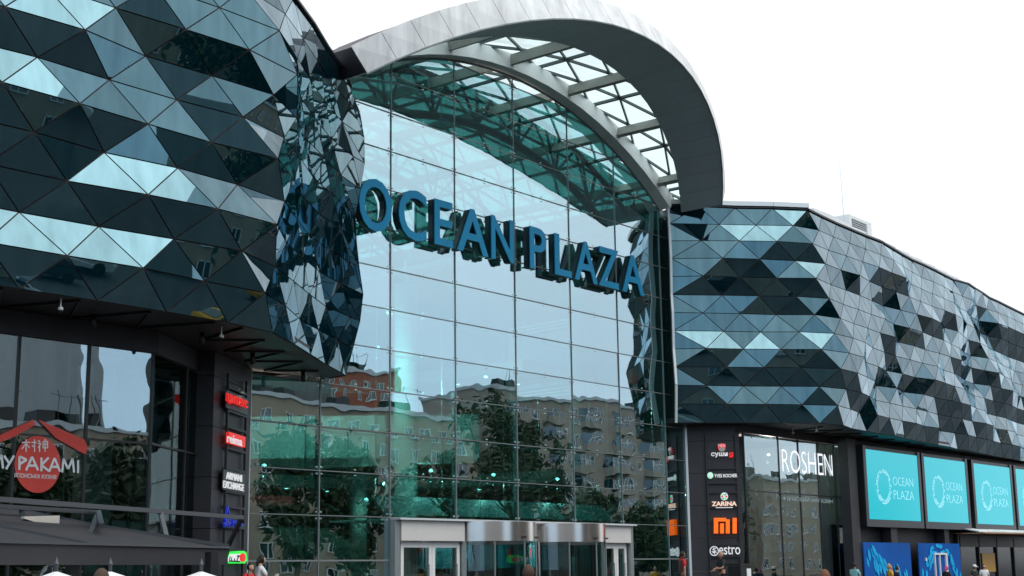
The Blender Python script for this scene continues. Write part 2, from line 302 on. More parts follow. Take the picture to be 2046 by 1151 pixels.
def facets(name, path, zs, off, step, tmin, tmax, cls, ends=None, ends0=None, jit=.06, prior=None):
    K = len(zs); rows = []
    for k in range(K):
        o = off[k % 2]; j = math.ceil((tmin-o)/step); ts = []
        while o+j*step < tmax+1e-6:
            ts.append(o+j*step); j += 1
        ts = [x for x in ts if x > tmin+.35*step and x < tmax-.35*step]
        rows.append([tmin]+ts+[tmax])
    idx = {}; flat_ = []
    for k, r in enumerate(rows):
        for i, t_ in enumerate(r): idx[(k, i)] = len(flat_); flat_.append((k, t_))
    tris = []
    for k in range(K-1):
        i = j = 0; a = rows[k]; b = rows[k+1]
        while i < len(a)-1 or j < len(b)-1:
            if j >= len(b)-1 or (i < len(a)-1 and a[i+1]+1e-9 < b[j+1]) : tris.append((k, idx[(k, i)], idx[(k, i+1)], idx[(k+1, j)])); i += 1
            elif i >= len(a)-1 or b[j+1] < a[i+1]-1e-9: tris.append((k, idx[(k, i)], idx[(k+1, j+1)], idx[(k+1, j)])); j += 1
            else: tris.append((k, idx[(k, i)], idx[(k, i+1)], idx[(k+1, j)])); i += 1
    N = len(flat_); rowsA = []; rhs = []
    for k, a, b, c in tris:
        ts = [flat_[i][1] for i in (a, b, c)]; zz = [zs[flat_[i][0]] for i in (a, b, c)]
        Mx = np.array([[ts[i], zz[i], 1] for i in range(3)]); inv = np.linalg.inv(Mx)
        tc_ = sum(ts)/3; p = path.pos(tc_); p = Vector((p.x, p.y, sum(zz)/3)); dv_ = p-C0
        ev = math.degrees(math.atan2(dv_.z, math.hypot(dv_.x, dv_.y)))
        code = cls(k, tc_)
        w = 1.0
        if code == 'r': er = random.uniform(-12, 3); w = .9
        else: er = ELEV[code]
        n = path.nrm(tc_); cosi = max(.35, -(dv_.normalized().dot(n)))
        tau = math.radians((er-ev)/2)/max(.5, cosi)
        if code == 'r': tau *= .30
        tau = max(-.30, min(.34, tau))
        r = np.zeros(N); r[[a, b, c]] = inv[1]; rowsA.append(r*w); rhs.append(-math.tan(tau)*w)
        gt = random.gauss(0, jit*(.4 if code == 'r' else 1)); r2 = np.zeros(N); r2[[a, b, c]] = inv[0]; w2 = .35; rowsA.append(r2*w2); rhs.append(gt*w2)
    for i in range(N):
        w_, p_ = (.035, 0) if 0 < flat_[i][0] < K-1 else (1.2, 0)
        if prior and prior(*flat_[i]): w_, p_ = prior(*flat_[i])
        r = np.zeros(N); r[i] = w_; rowsA.append(r); rhs.append(w_*p_)
    for k in range(K):
        if ends is not None:
            r = np.zeros(N); r[idx[(k, len(rows[k])-1)]] = 3; rowsA.append(r); rhs.append(3*ends[k])
        if ends0 is not None:
            r = np.zeros(N); r[idx[(k, 0)]] = 3; rowsA.append(r); rhs.append(3*ends0[k])
    dl = np.linalg.lstsq(np.array(rowsA), np.array(rhs), rcond=None)[0]
    dl = np.clip(dl, -.75, .95)
    P = []
    for i, (k, t_) in enumerate(flat_):
        p = path.pos(t_) + path.nrm(t_)*float(dl[i]); P.append(Vector((p.x, p.y, zs[k])))
    mb = MB(); bk = MB()
    bk.add([P[i]-path.nrm(flat_[i][1])*.05 for i in range(N)], [t_[1:] for t_ in tris])
    for k, a, b, c in tris:
        A, B, C = P[a], P[b], P[c]; la = (B-C).length; lb = (A-C).length; lc = (A-B).length; per = la+lb+lc
        cen = (A*la+B*lb+C*lc)/per; ar = (B-A).cross(C-A).length/2; rin = 2*ar/per; s_ = 1-.016/rin
        mb.add([cen+(v-cen)*s_ for v in (A, B, C)], [(0, 1, 2)])
    ob = mb.build(name, M['facet'], mall); bk.build('facet_backing', M['joint'], mall)
    first = [P[idx[(k, 0)]] for k in range(K)]; last = [P[idx[(k, len(rows[k])-1)]] for k in range(K)]
    bottom = [P[idx[(0, i)]] for i in range(len(rows[0]))]; top = [P[idx[(K-1, i)]] for i in range(len(rows[-1]))]
    return first, last, bottom, top
# --- left wing : front along y=27, then a slanted return towards the entrance
LT = {0: 'd'*40}
def seq(x0, dx, s): return lambda x: s[int(min(max((x-x0)/dx, 0), len(s)-1))]
# tilt classes read along x from 15.2 in steps of half a panel
LEFT = {0: 'dddddddddd', 1: 'bbbbbmddd', 2: 'dddddddddd', 3: 'dddbbbBBB', 4: 'dddddmmdd', 5: 'bbbbmbmmm', 6: 'ddddmmmmm', 7: 'bbbmddddd', 8: 'bbmmmmmmb', 9: 'dddmmbmbB', 10: 'bbbbbbBBB'}
def cls_left(k, t):
    x = t+2.0
    if x > 23.9:
        if x > 24 and x < 25.6 and k in (1, 5, 8, 9, 10): return 'b'
        h = math.sin(k*12.9898+int(x/.97)*78.233)*43758.5453; h -= math.floor(h)
        return 'm' if h > .93 else 'r'
    i = int((x-16.0)/.97+.5); s = LEFT.get(k, 'd'); i = min(max(i, 0), len(s)-1)
    if x < 15.6:
        h = math.sin(k*7.1+int(x/1.9)*3.7)*999; h -= math.floor(h); return 'b' if (k % 2 and h > .3) else 'd'
    return s[i]
pl = Path([(2, 27), (24, 27), (31.75, 32.0)])
zl = [ZB+.872*k for k in range(12)]
wave = [0, .25, .48, .60, .42, .30, .28, .45, .60, .58, .42, .0]
fL, lL, bL, tL = facets('faceted_glass_cladding', pl, zl, (15.0, 16.0), 1.93, 0, pl.l[-1], cls_left, ends=wave,
    prior=lambda k, t: (.20, wave[k]*(t-22)/9.2) if t > 22.8 and 0 < k < 11 else None)
# --- right wing : slanted front turned to the square, then the long receding front
pr = Path([(52.25, 32.55), (57.3, 28.05), (96, 30.7)])
zr = [ZB+.802*k for k in range(13)]
RIGHT = {11: 'ddbmmmmm', 10: 'dbBBBBmm', 9: 'dmmmdddd', 8: 'dbddddmm', 7: 'dddddddd', 6: 'dmmddddd', 5: 'tmmdbmbm', 4: 'dbbbbbmm', 3: 'dddmmdmd', 2: 'dddddddd', 1: 'ddmbmbdb', 0: 'dddddddd'}
DARK = [(8, 8, 18), (9, 11, 18), (11, 27, 32), (10, 27, 32), (7, 16, 22), (6, 17, 21), (8, 22, 30), (7, 24, 30), (9, 32, 46), (8, 33, 46), (5, 11, 19), (4, 11, 19), (3, 13, 22), (5, 22, 33), (2, 7, 14), (3, 20, 26), (2, 19, 27), (4, 31, 46), (3, 30, 46), (1, 8, 12), (1, 22, 34), (0, 0, 99)]
def cls_right(k, t):
    if t < 6.9:
        s = RIGHT[k]; return s[min(int(t/.86), 7)]
    for kk, a, b in DARK:
        if kk == k and a <= t <= b: return 'd' if random.random() > .12 else 'm'
    h = random.random()
    return 'm' if h < .22 else ('B' if h > .8 or k >= 10 else ('d' if h < .29 else 'b'))
NOSE = [.15, .45, .75, .95, .85, .6, .45, .5, .55, .65, .6, .4, .15]
fR, lR, bR, tR = facets('faceted_glass_cladding', pr, zr, (1.35, .55), 1.70, 0, pr.l[-1], cls_right, ends0=[0, .12, .25, .12, -.02, .02, .1, -.05, .02, .1, .05, 0, -.1], jit=.05,
    prior=lambda k, t: (.22, NOSE[k]*math.sin(math.pi*min(1, max(0, t/6.9)))) if 1.0 < t < 6.4 and 0 < k < 12 else None)
# returns that close the ends of the cladding against the entrance glass
mb = MB(); n = len(lL)
for k in range(n-1):
    a, b = lL[k], lL[k+1]; c = Vector((31.9, 32.93, zl[k+1])); d = Vector((31.9, 32.93, zl[k]))
    mb.add([a, d, c, b], [(0, 1, 2), (0, 2, 3)] if k % 2 else [(0, 1, 3), (1, 2, 3)])
mb.build('facet_return', M['facet'], mall)
mb = MB()
for k in range(len(fR)-1):
    a, b = fR[k], fR[k+1]; c = Vector((53.3, 33.6, zr[k+1])); d = Vector((53.3, 33.6, zr[k]))
    mb.add([d, a, b, c], [(0, 1, 2, 3)])
mb.build('facet_return', M['dark'], mall)
mb = MB()
for k in range(len(fR)-1): mb.beam(fR[k]+Vector((-.09, -.02, 0)), fR[k+1]+Vector((-.09, -.02, 0)), .20, .10, (.7, -.7, 0))
mb.build('edge_trim', M['trim'], mall)
# parapet copings
def offs(pts, dy, dz): return [p+Vector((0, dy, dz)) for p in pts]
mb = MB()
for a, b in zip(tL, tL[1:]): mb.beam(a+Vector((0, .06, .03)), b+Vector((0, .06, .03)), .26, .07)
mb.build('parapet_coping', M['black'], mall); mb = MB()
for a, b in zip(tR, tR[1:]): mb.beam(a+Vector((0, .06, .03)), b+Vector((0, .06, .03)), .26, .08)
mb.build('parapet_coping', M['black'], mall)
mb = MB()
for a, b in zip(tR[:5], tR[1:5]): mb.beam(a+Vector((0, -.02, .17)), b+Vector((0, -.02, .17)), .30, .20)
mb.beam(tR[0]+Vector((-.4, .6, .17)), tR[0]+Vector((0, 0, .17)), .3, .2)
mb.build('parapet_cap', M['trim'], mall)
# roofs of the wings and hidden backs
mb = MB()
mb.prism([p+Vector((0, .25, -.12)) for p in tL]+[Vector((30.4, 62, zl[-1]-.12)), Vector((2, 62, zl[-1]-.12))], (0, 0, -.3))
mb.prism([p+Vector((.1, .25, -.12)) for p in tR]+[Vector((96, 62, zr[-1]-.12)), Vector((54.5, 62, zr[-1]-.12))], (0, 0, -.3))
build_each(mb, 'flat_roof', M['soffit'], mall)
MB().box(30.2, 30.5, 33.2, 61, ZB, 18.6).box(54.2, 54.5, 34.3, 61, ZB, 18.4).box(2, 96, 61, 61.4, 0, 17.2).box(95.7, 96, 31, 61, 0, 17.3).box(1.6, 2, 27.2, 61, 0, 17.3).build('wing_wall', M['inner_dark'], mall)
# roof-top set-back band on the right wing
mb = MB()
for i in range(11):
    x0 = 62.5+i*2.2; mb.box(x0+.01, x0+2.19, 30.6+i*.145, 30.9+i*.145, 17.2, 18.95)
build_each(mb, 'roof_screen', M['white'], mall)
# soffits under the overhangs with downlights
mb = MB()
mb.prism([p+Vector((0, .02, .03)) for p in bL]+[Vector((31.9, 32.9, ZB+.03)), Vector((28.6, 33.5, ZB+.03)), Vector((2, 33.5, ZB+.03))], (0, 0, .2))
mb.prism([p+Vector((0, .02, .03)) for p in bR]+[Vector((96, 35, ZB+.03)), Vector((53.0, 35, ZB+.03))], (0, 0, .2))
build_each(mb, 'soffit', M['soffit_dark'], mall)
mb = MB()
for i in range(9):
    a = 5+i*1.95; mb.beam((a, 27.3, ZB+.0), (a+1.2, 29.4, ZB+.0), .05, .06); mb.beam((a+1.2, 29.4, ZB), (a+1.95, 27.3, ZB), .05, .06)
for i in range(16):
    a = 58.5+i*2.2; mb.beam((a, 28.8+i*.13, ZB), (a+1.1, 30.9+i*.1, ZB), .05, .06); mb.beam((a+1.1, 30.9+i*.1, ZB), (a+2.2, 28.9+i*.13, ZB), .05, .06)
for i in range(4):
    a = Vector((23.6+i*1.7, 27.5+i*1.08, ZB)); b = a+Vector((.5, 2.2, 0)); c = a+Vector((1.7, 1.08, 0)); mb.beam(a, b, .05, .06); mb.beam(b, c, .05, .06)
build_each(mb, 'soffit_rib', M['black'], mall)
# ------------------------------------------------------------------ entrance curtain wall (plane y=33, arched top)
XC, ZC, RA = 41.507, 2.321, 18.352
CX = [28.72, 31.62, 34.85, 38.24, 41.73, 45.29, 48.60, 52.02, 53.55]
RZ = [.45, 2.04]+[3.44+1.402*k for k in range(13)]
def arcz(x, r=RA-.06): return ZC+math.sqrt(max(0, r*r-(x-XC)**2))
cw = empty('curtain_wall', (42, 33, .45), None, None); attach(cw, mall); del_ = cw
def pane(x0, x1, z0, z1, name='glass_pane'):
    g_ = .012; x0 += g_; x1 -= g_; z0 += g_; z1 -= g_
    xs = [x0+(x1-x0)*i/8 for i in range(9)]; top = [min(z1, arcz(x)) for x in xs]
    if max(top) <= z0+.02: return None
    pts = [(x0, z0), (x1, z0)]+[(x, max(z0+.001, tz)) for x, tz in reversed(list(zip(xs, top)))]
    ax, az = random.gauss(0, .0022), random.gauss(0, .0022); cx = (x0+x1)/2; cz = (z0+z1)/2
    poly = [(x, 33+ax*(x-cx)+az*(z-cz), z) for x, z in pts]
    return MB().prism(poly, (0, .02, 0))
DOORX = (35.12, 48.72)
npane = 0
panes = MB()
for i in range(len(CX)-1):
    for k in range(len(RZ)-1):
        if RZ[k] < 3.4 and CX[i] > 34.5 and CX[i+1] < 48.9: continue
        x0, x1 = CX[i], CX[i+1]
        if x1 < 31.7 and RZ[k] > 7.5: continue
        if x0 > 51.9 and RZ[k] > 7.0: pass
        p = pane(x0, x1, RZ[k], RZ[k+1])
        if p: p.build('glass_pane', M['wall_glass'], cw); npane += 1
# joints, mullions
mb = MB()
for x in CX: mb.beam((x, 32.985, .45), (x, 32.985, (ZB if x < 31 else arcz(x))), .035, .03, (0, 1, 0))
for z in RZ[1:]:
    if z > arcz(XC): continue
    h = math.sqrt(max(0, (RA-.06)**2-(z-ZC)**2)); a = max(31.2 if z > ZB else 28.7, XC-h); b = min(53.5, XC+h)
    if z < 3.4:
        mb.beam((28.7, 32.985, z), (34.85, 32.985, z), .05, .03, (0, 1, 0)); mb.beam((48.7, 32.985, z), (53.5, 32.985, z), .05, .03, (0, 1, 0))
    else: mb.beam((a, 32.98, z), (b, 32.98, z), .026, .024, (0, 1, 0))
mb.build('pane_joint', M['seam'], cw)
mb = MB()
for x in CX[:-1]: mb.box(x-.035, x+.035, 33.05, 33.16, .45, 7.6 if x < 31 else min(7.9, arcz(x)))
for z in RZ[1:6]:
    if z < 3.4: mb.box(28.7, 34.85, 33.05, 33.13, z-.035, z+.035).box(48.7, 53.5, 33.05, 33.13, z-.035, z+.035)
    else: mb.box(28.7, 53.5, 33.05, 33.13, z-.035, z+.035)
build_each(mb, 'mullion', M['mullion'], cw)
fins = MB(); edges = MB(); rods = MB(); mid = MB()
for x in CX[1:-1]:
    zt = arcz(x)-.3; z0 = 3.5 if 34.5 < x < 49 else .5
    fins.box(x-.012, x+.012, 33.2, 33.62, z0, zt)
    edges.box(x-.02, x+.02, 33.62, 33.65, z0, zt)
for i in range(1, len(CX)-2):
    x = (CX[i]+CX[i+1])/2; mid.tube([(x, 33.35, 3.5), (x, 33.35, arcz(x)-.3)], .010, 5)
for z in RZ[3:]:
    if z > arcz(XC)-.6: continue
    h = math.sqrt((RA-.3)**2-(z-ZC)**2); a = max(31.7, XC-h); b = min(53.3, XC+h)
    for i in range(len(CX)-1):
        u, v = max(a, CX[i]), min(b, CX[i+1])
        if v-u < .8: continue
        w = (u+v)/2
        for off in (.10, .17): rods.tube([(u+.06, 33.55, z-.05), (w, 33.2+off, z-off*.8), (v-.06, 33.55, z-.05)], .011, 5)
build_each(fins, 'glass_fin', M['fin_glass'], cw); build_each(edges, 'fin_edge', M['spider'], cw); rods.build('tension_rod', M['spider'], cw); build_each(mid, 'cable', M['spider'], cw)
sp = MB()
for a, b in ((1, 1), (1, -1), (-1, 1), (-1, -1)): sp.beam((0, .05, 0), (a*.10, .03, b*.10), .025, .03, (0, 1, 0))
for a, b in ((1, 1), (1, -1), (-1, 1), (-1, -1)): sp.tube([(a*.10, .06, b*.10), (a*.10, -.02, b*.10)], .03, 8)
sp.tube([(0, 0, 0), (0, .2, 0)], .022, 8)
spo = None; cnt = 0
for x in CX[1:-1]:
    for z in RZ[2:]:
        if z > arcz(x)-.25 or cnt >= 64: continue
        if spo is None: spo = sp.build('spider_fitting', M['spider']); s_ = spo
        else: s_ = spo.copy(); COL.objects.link(s_)
        s_.location = (x, 33.0, z); attach(s_, cw); cnt += 1
mb = MB()
for i in range(1, len(CX)-2):
    x = (CX[i]+CX[i+1])/2
    for z in RZ[3:]:
        if z < arcz(x)-.4:
            for a in (-.09, .09): mb.tube([(x, 33.05, z+a), (x, 32.975, z+a)], .022, 6)
            mb.beam((x, 33.07, z-.1), (x, 33.07, z+.1), .03, .03)
build_each(mb, 'point_fixing', M['spider'], cw, per=3)
# ------------------------------------------------------------------ barrel roof and canopy ring
def cp(r, th, y): return Vector((XC+r*math.sin(R_(th)), y, ZC+r*math.cos(R_(th))))
def yf(th): return 26.62+.0025*th*th
def yi(th): return 29.25+.0021*th*th
roof = empty('arched_roof', (XC, 30, 20), None, None); attach(roof, mall)
THS = np.linspace(-36.6, 36.6, 25)
# fascia panels (leaning back) + soffit panels, one gap between neighbours
def quadpanel(mb, a, b, c, d, thick, gap=.012):
    cen = (a+b+c+d)/4; n_ = (b-a).cross(d-a).normalized(); P = []
    for v in (a, b, c, d):
        w = cen-v; P.append(v+w.normalized()*gap)
    mb.prism(P, n_*thick)
fas = MB(); sof = MB(); core = MB(); lip = MB()
for a, b in zip(THS, THS[1:]):
    r0, r1 = RA, RA+.98
    sb = lambda th: .15+.30*math.cos(R_(th*2.4))
    A, B = cp(r0, a, yf(a)), cp(r0, b, yf(b)); D, Cc = cp(r1, a, yf(a)+sb(a)), cp(r1, b, yf(b)+sb(b))
    quadpanel(fas, A, B, Cc, D, -.03)
    A2, B2 = cp(r0, a, yi(a)), cp(r0, b, yi(b))
    quadpanel(sof, A, A2, B2, B, -.03, .014)
    core.prism([cp(r0+.06, a, yf(a)+.06), cp(r1-.05, a, yf(a)+sb(a)+.05), cp(r1-.05, a, yi(a)-.03), cp(r0+.06, a, yi(a)-.03)], cp(1, 0, 0)*0+ (cp(r0+.5, b, yf(b))-cp(r0+.5, a, yf(a))))
    lip.beam(cp(r0-.015, a, yf(a)+.02), cp(r0-.015, b, yf(b)+.02), .05, .05)
fas.build('canopy_fascia', M['clad'], roof); sof.build('canopy_soffit', M['soffit'], roof); core.build('canopy_core', M['dark'], roof); lip.build('fascia_drip_edge', M['seam'], roof)
# foot boxes of the ring
mb = MB()
for sgn in (-1,):
    th = 36.6*sgn; c = cp(RA+.4, th, 0)
    mb.box(c.x-.3, c.x+.25, (yi(th)+.1 if sgn < 0 else 32.0), 33.5, 16.6, c.z-.3)
build_each(mb, 'ring_foot', M['dark'], mall)
# the pale arch beam in front of the glass head
bm_ = MB(); T2 = np.linspace(-35.5, 35.5, 20)
for a, b in zip(T2, T2[1:]):
    sec = lambda th: [cp(RA, th, 32.42), cp(RA, th, 32.99), cp(RA+.62, th, 32.99), cp(RA+.62, th, 32.42)]
    s0, s1 = sec(a), sec(b); bm_.add(s0+s1, [(0, 1, 5, 4), (1, 2, 6, 5), (2, 3, 7, 6), (3, 0, 4, 7)])
bm_.build('head_beam', M['beam'], roof)
mb = MB(); mb.tube([cp(RA-.04, th, 32.97) for th in np.linspace(-35.5, 35.5, 40)], .04, 6); mb.build('glass_head_frame', M['seam'], roof)
PUR = [-35.2, -24.0, -12.8, -1.5, 10.0, 21.0, 31.5]
pm = MB()
for th in PUR:
    rad = Vector((math.sin(R_(th)), 0, math.cos(R_(th))))
    y0 = yi(th)-.05
    pm.beam(cp(RA+.36, th, y0), cp(RA+.36, th, 60), .20, .40, rad)
build_each(pm, 'roof_beam', M['purlin'], roof)
lm = MB(); RL = RA+.66
allth = PUR+[36.5]
ys = [yi(0)-.3+i*1.5 for i in range(21)]
for a, b in zip(allth, allth[1:]):
    mth = (a+b)/2; rad = Vector((math.sin(R_(mth)), 0, math.cos(R_(mth))))
    lm.beam(cp(RL, mth, yi(mth)-.05), cp(RL, mth, 60), .09, .12, rad)
    for i, y in enumerate(ys[:-1]):
        y2 = ys[i+1]; ym = (y+y2)/2
        for p, q in (((a, y), (mth, ym)), ((mth, ym), (a, y2)), ((b, y), (mth, ym)), ((mth, ym), (b, y2))):
            yy0 = max(p[1], yi(p[0])-.1); 
            lm.beam(cp(RL, p[0], yy0), cp(RL, q[0], max(q[1], yi(q[0])-.1)), .065, .11, rad)
lm.build('roof_lattice', M['lattice'], roof)
gm = MB(); T3 = np.linspace(-36.5, 36.5, 34)
for a, b in zip(T3, T3[1:]):
    gm.add([cp(RL+.09, a, yi(a)-.05), cp(RL+.09, b, yi(b)-.05), cp(RL+.09, b, 60), cp(RL+.09, a, 60)], [(0, 1, 2, 3)])
gm.build('roof_glazing', M['roof_glass'], roof)
for Y in (34.6, 41.5, 49):
    tm = MB()
    top = [cp(RA-.05, th, Y) for th in np.linspace(-35, 35, 41)]; bot = [cp(RA-1.75+.5*abs(th)/35*0, th, Y) for th in np.linspace(-36, 36, 41)]
    tm.tube(bot, .17, 8); tm.tube(top, .12, 8)
    for i in range(0, 40, 5):
        tm.tube([bot[i], top[i]], .07, 6); tm.tube([bot[i], top[min(40, i+2)]], .06, 6); tm.tube([bot[i], top[max(0, i-2)]], .06, 6)
    tm.build('arch_truss', M['truss'], roof)
# ------------------------------------------------------------------ interior
it = MB().box(28, 54.2, 33.2, 60, .45, .47).build('interior_floor', M['floor_in'], mall)
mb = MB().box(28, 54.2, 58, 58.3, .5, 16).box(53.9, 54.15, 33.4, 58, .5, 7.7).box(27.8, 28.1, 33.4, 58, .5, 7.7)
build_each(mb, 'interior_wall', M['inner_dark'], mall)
mb = MB()   # gallery slabs either side and behind
mb.box(28.2, 53.8, 47, 58, 5.4, 5.9).box(28.2, 53.8, 50, 58, 10.2, 10.7).box(49.5, 53.9, 37, 47, 5.4, 5.9).box(48.5, 53.9, 38, 50, 10.2, 10.7)
build_each(mb, 'gallery_floor', M['inner'], mall)
A, B = Vector((36.3, 41.7, 0)), Vector((41.6, 35.1, 0)); d = (B-A).normalized(); nrm = Vector((d.y, -d.x, 0))
mb = MB(); pts = [A+(B-A)*u for u in (0, .3, .6, .85, 1)]; tail = [B+d*.25-nrm*.15, B+d*.3-nrm*.6, B-nrm*3.6, Vector((39, 50, 0)), Vector((30, 50, 0)), Vector((28.5, 48.5, 0)), Vector((28.5, 46.2, 0))]
mb.prism([Vector((p.x, p.y, 5.95)) for p in pts+tail], (0, 0, 1.6)); mb.build('balcony', M['inner_white'], mall)
mb = MB().lathe([(.0, 0), (.42, 0), (.42, 11.7), (.0, 11.7)], (38.35, 35.5, .47), 24).lathe([(.09, 0), (.09, .95), (0, 1.0)], (38.35, 35.5, 12.17), 10)
mb.build('column', M['inner_white'], mall, True)
mb = MB().lathe([(.0, 0), (.4, 0), (.4, 16), (0, 16)], (51.5, 37.2, .47), 24).lathe([(.0, 0), (.4, 0), (.4, 16), (0, 16)], (33.4, 44, .47), 24).lathe([(.0, 0), (.4, 0), (.4, 5.4), (0, 5.4)], (45.5, 45, .47), 24)
mb.build('column', M['inner'], mall, True)
st = MB()
for i in range(18): st.box(38.2, 41.6, 37.0+i*.33, 43.5, .47+i*.165, .47+(i+1)*.165)
st.box(38.2, 42.5, 43.5, 47.2, 3.0, 3.44)
st.build('staircase', M['inner'], mall)
rl = MB()
for x in (38.15, 41.65): rl.tube([(x, 36.7, 1.45), (x, 37.0, 1.45), (x, 43.0, 4.45), (x, 46.5, 4.45)], .03, 6)
for x in (38.15, 41.65):
    for i in range(7): rl.tube([(x, 37+i, .5+i*.5), (x, 37+i, 1.45+i*.5)], .018, 5)
rl.build('handrail', M['spider'], mall)
mb = MB().box(28.5, 33.5, 46.0, 46.2, .5, 5.4).box(34, 40, 48, 48.2, .5, 5.4).build('shop_front', M['brown_shop'], mall)
MB().box(40.2, 43.4, 46.9, 47.05, 4.55, 4.95).build('shop_band', M['sig_red'], mall)
MB().box(28.7, 35, 57, 57.3, 6, 10).box(30.6, 30.8, 36, 47, 8, 16).build('gallery_wall', M['inner'], mall)
# lit round downlights
dlm = MB()
for x, y, z in [(30.5, 36, 5.6), (32, 38, 5.6), (33.5, 40, 5.6), (31, 42, 5.6), (34.5, 43, 5.6), (36.5, 45, 5.6), (44, 48, 5.38), (47, 48.5, 5.38), (50.5, 40, 5.38), (51.5, 43, 5.38), (52, 41, 10.18), (50, 43, 10.18), (38, 48.5, 5.38), (41, 49, 5.38)]:
    dlm.lathe([(0, 0), (.07, 0), (.09, .02)], (x, y, z-.02), 10)
build_each(dlm, 'downlight', M['lamp'], mall, per=2)
for i, (x, y, z, e) in enumerate(((42, 34.9, 3.1, 260), (38.0, 33.95, 5.0, 45), (41.5, 33.95, 5.0, 45), (45.5, 33.95, 5.0, 45), (35.6, 34.3, 9.2, 520), (34.5, 37.6, 9.0, 520), (46, 38, 9.5, 380), (32, 36, 5.0, 90), (45, 44, 4.6, 110), (43, 39.5, 5.6, 60), (59.6, 34.0, 6.9, 420), (63, 34, 6.9, 420), (14, 33, 6.8, 160))):  # fill lights and their small bulbs, added to brighten halls, lobby and shops
    la_ = bpy.data.lights.new('hall_fill', 'POINT'); la_.energy = e; la_.color = (1, .86, .78); la_.shadow_soft_size = .03; lo = bpy.data.objects.new('hall_fill', la_); COL.objects.link(lo); lo.location = (x, y, z)
    lo.location.z = z-.2; MB().lathe([(0, .12), (.06, .14), (.07, .2), (0, .24)], (x, y, z), 10).build('fill_bulb', M['lamp'], mall)
# ------------------------------------------------------------------ entrance doors
dr = empty('entrance_doors', (42, 33, .45), None, None); attach(dr, mall)
hz0, hz1 = 2.68, 3.36
mb = MB().box(35.12, 38.35, 32.7, 33.2, hz0, hz1).box(46.95, 48.72, 32.7, 33.2, hz0, hz1); build_each(mb, 'head_panel', M['door_head'], dr)
MB().box(34.9, 48.95, 32.55, 33.25, 3.36, 3.42).build('canopy_edge', M['trim'], dr)
MB().box(35.0, 48.85, 33.25, 36.0, 3.36, 3.42).build('lobby_ceiling', M['inner_white'], dr)
for cx in (40.35, 44.75):
    MB().lathe([(2.0, 0), (2.0, hz1-hz0)], (cx, 33.6, hz0), 48).build('drum_head', M['stainless'], dr, True)
    mb = MB()
    for a in (200, 233, 270, 307, 340): mb.tube([(cx+1.97*math.cos(R_(a)), 33.6+1.97*math.sin(R_(a)), .46), (cx+1.97*math.cos(R_(a)), 33.6+1.97*math.sin(R_(a)), hz0)], .035, 6)
    for a in (20, 110, 200, 290): mb.beam((cx, 33.6, hz0-.06), (cx+1.85*math.cos(R_(a)), 33.6+1.85*math.sin(R_(a)), hz0-.06), .06, .08)
    mb.build('drum_post', M['seam'], dr)
    mb = MB()
    for a0, a1 in ((165, 232), (308, 375)): mb.lathe([(1.95, 0), (1.95, hz0-.46)], (cx, 33.6, .46), 14, R_(a0), R_(a1))
    build_each(mb, 'drum_glass', M['door_glass'], dr, True)
    mb = MB()
    for a in (20, 110, 200, 290): mb.prism([(cx, 33.6, .5), (cx+1.8*math.cos(R_(a)), 33.6+1.8*math.sin(R_(a)), .5), (cx+1.8*math.cos(R_(a)), 33.6+1.8*math.sin(R_(a)), hz0-.1), (cx, 33.6, hz0-.1)], (.012, .012, 0))
    build_each(mb, 'drum_wing', M['door_glass'], dr)
    mb = MB()
    for a in (268, 296): mb.box(cx+2.0*math.cos(R_(a))-.09, cx+2.0*math.cos(R_(a))+.09, 33.6+2.02*math.sin(R_(a))-.04, 33.6+2.02*math.sin(R_(a)), hz0+.1, hz0+.16)
    build_each(mb, 'door_sensor', M['black'], dr)
for x0, x1 in ((35.3, 36.85), (36.87, 38.3), (47.0, 47.9), (47.92, 48.65)):
    mb = MB().box(x0, x0+.14, 32.9, 33.02, .46, 2.66).box(x1-.14, x1, 32.9, 33.02, .46, 2.66).box(x0+.14, x1-.14, 32.9, 33.02, 2.46, 2.66).box(x0+.14, x1-.14, 32.9, 33.02, .46, .75)
    lf = mb.build('door_leaf', M['door_white'], dr)
    MB().box(x0+.14, x1-.14, 32.95, 32.97, .75, 2.46).build('door_glass', M['door_glass'], lf)
    MB().tube([(x1-.2, 32.84, 1.2), (x1-.2, 32.84, 1.9)], .02, 6).tube([(x1-.2, 32.84, 1.25), (x1-.2, 32.92, 1.25)], .014, 5).tube([(x1-.2, 32.84, 1.85), (x1-.2, 32.92, 1.85)], .014, 5).build('handle', M['spider'], lf)
dp_ = MB().box(46.75, 46.95, 32.8, 33.1, .46, hz0).box(38.35, 38.55, 32.8, 33.1, .46, hz0).box(34.86, 35.1, 32.75, 33.15, .46, hz1).box(48.74, 48.95, 32.75, 33.15, .46, hz1)
build_each(dp_, 'door_post', M['mullion'], dr)
# sloped lobby roof light over the doors with its white bracket plates
mb = MB()
for i in range(2, 6): mb.prism([(CX[i]+.1, 33.28, 3.56), (CX[i+1]-.1, 33.28, 3.56), (CX[i+1]-.1, 33.9, 4.22), (CX[i]+.1, 33.9, 4.22)], (0, .03, 0))
mb.build('lobby_rooflight', mat('pale lobby glass', (.62, .74, .75), .4), dr)
mb = MB()
for x in CX[3:7]: mb.prism([(x-.03, 33.2, 3.5), (x-.03, 33.25, 4.12), (x-.28, 33.25, 4.15), (x-.62, 33.24, 3.95), (x-.55, 33.22, 3.82)], (0, .03, 0))
build_each(mb, 'bracket_plate', M['white'], dr)
mb = MB()
for x in CX[3:7]: mb.tube([(x-.05, 33.19, 3.5), (x-1.15, 33.21, 4.13)], .018, 5); mb.tube([(x-.04, 33.18, 3.52), (x-.32, 33.2, 4.1)], .012, 5)
mb.build('bracket_stay', M['black'], dr)
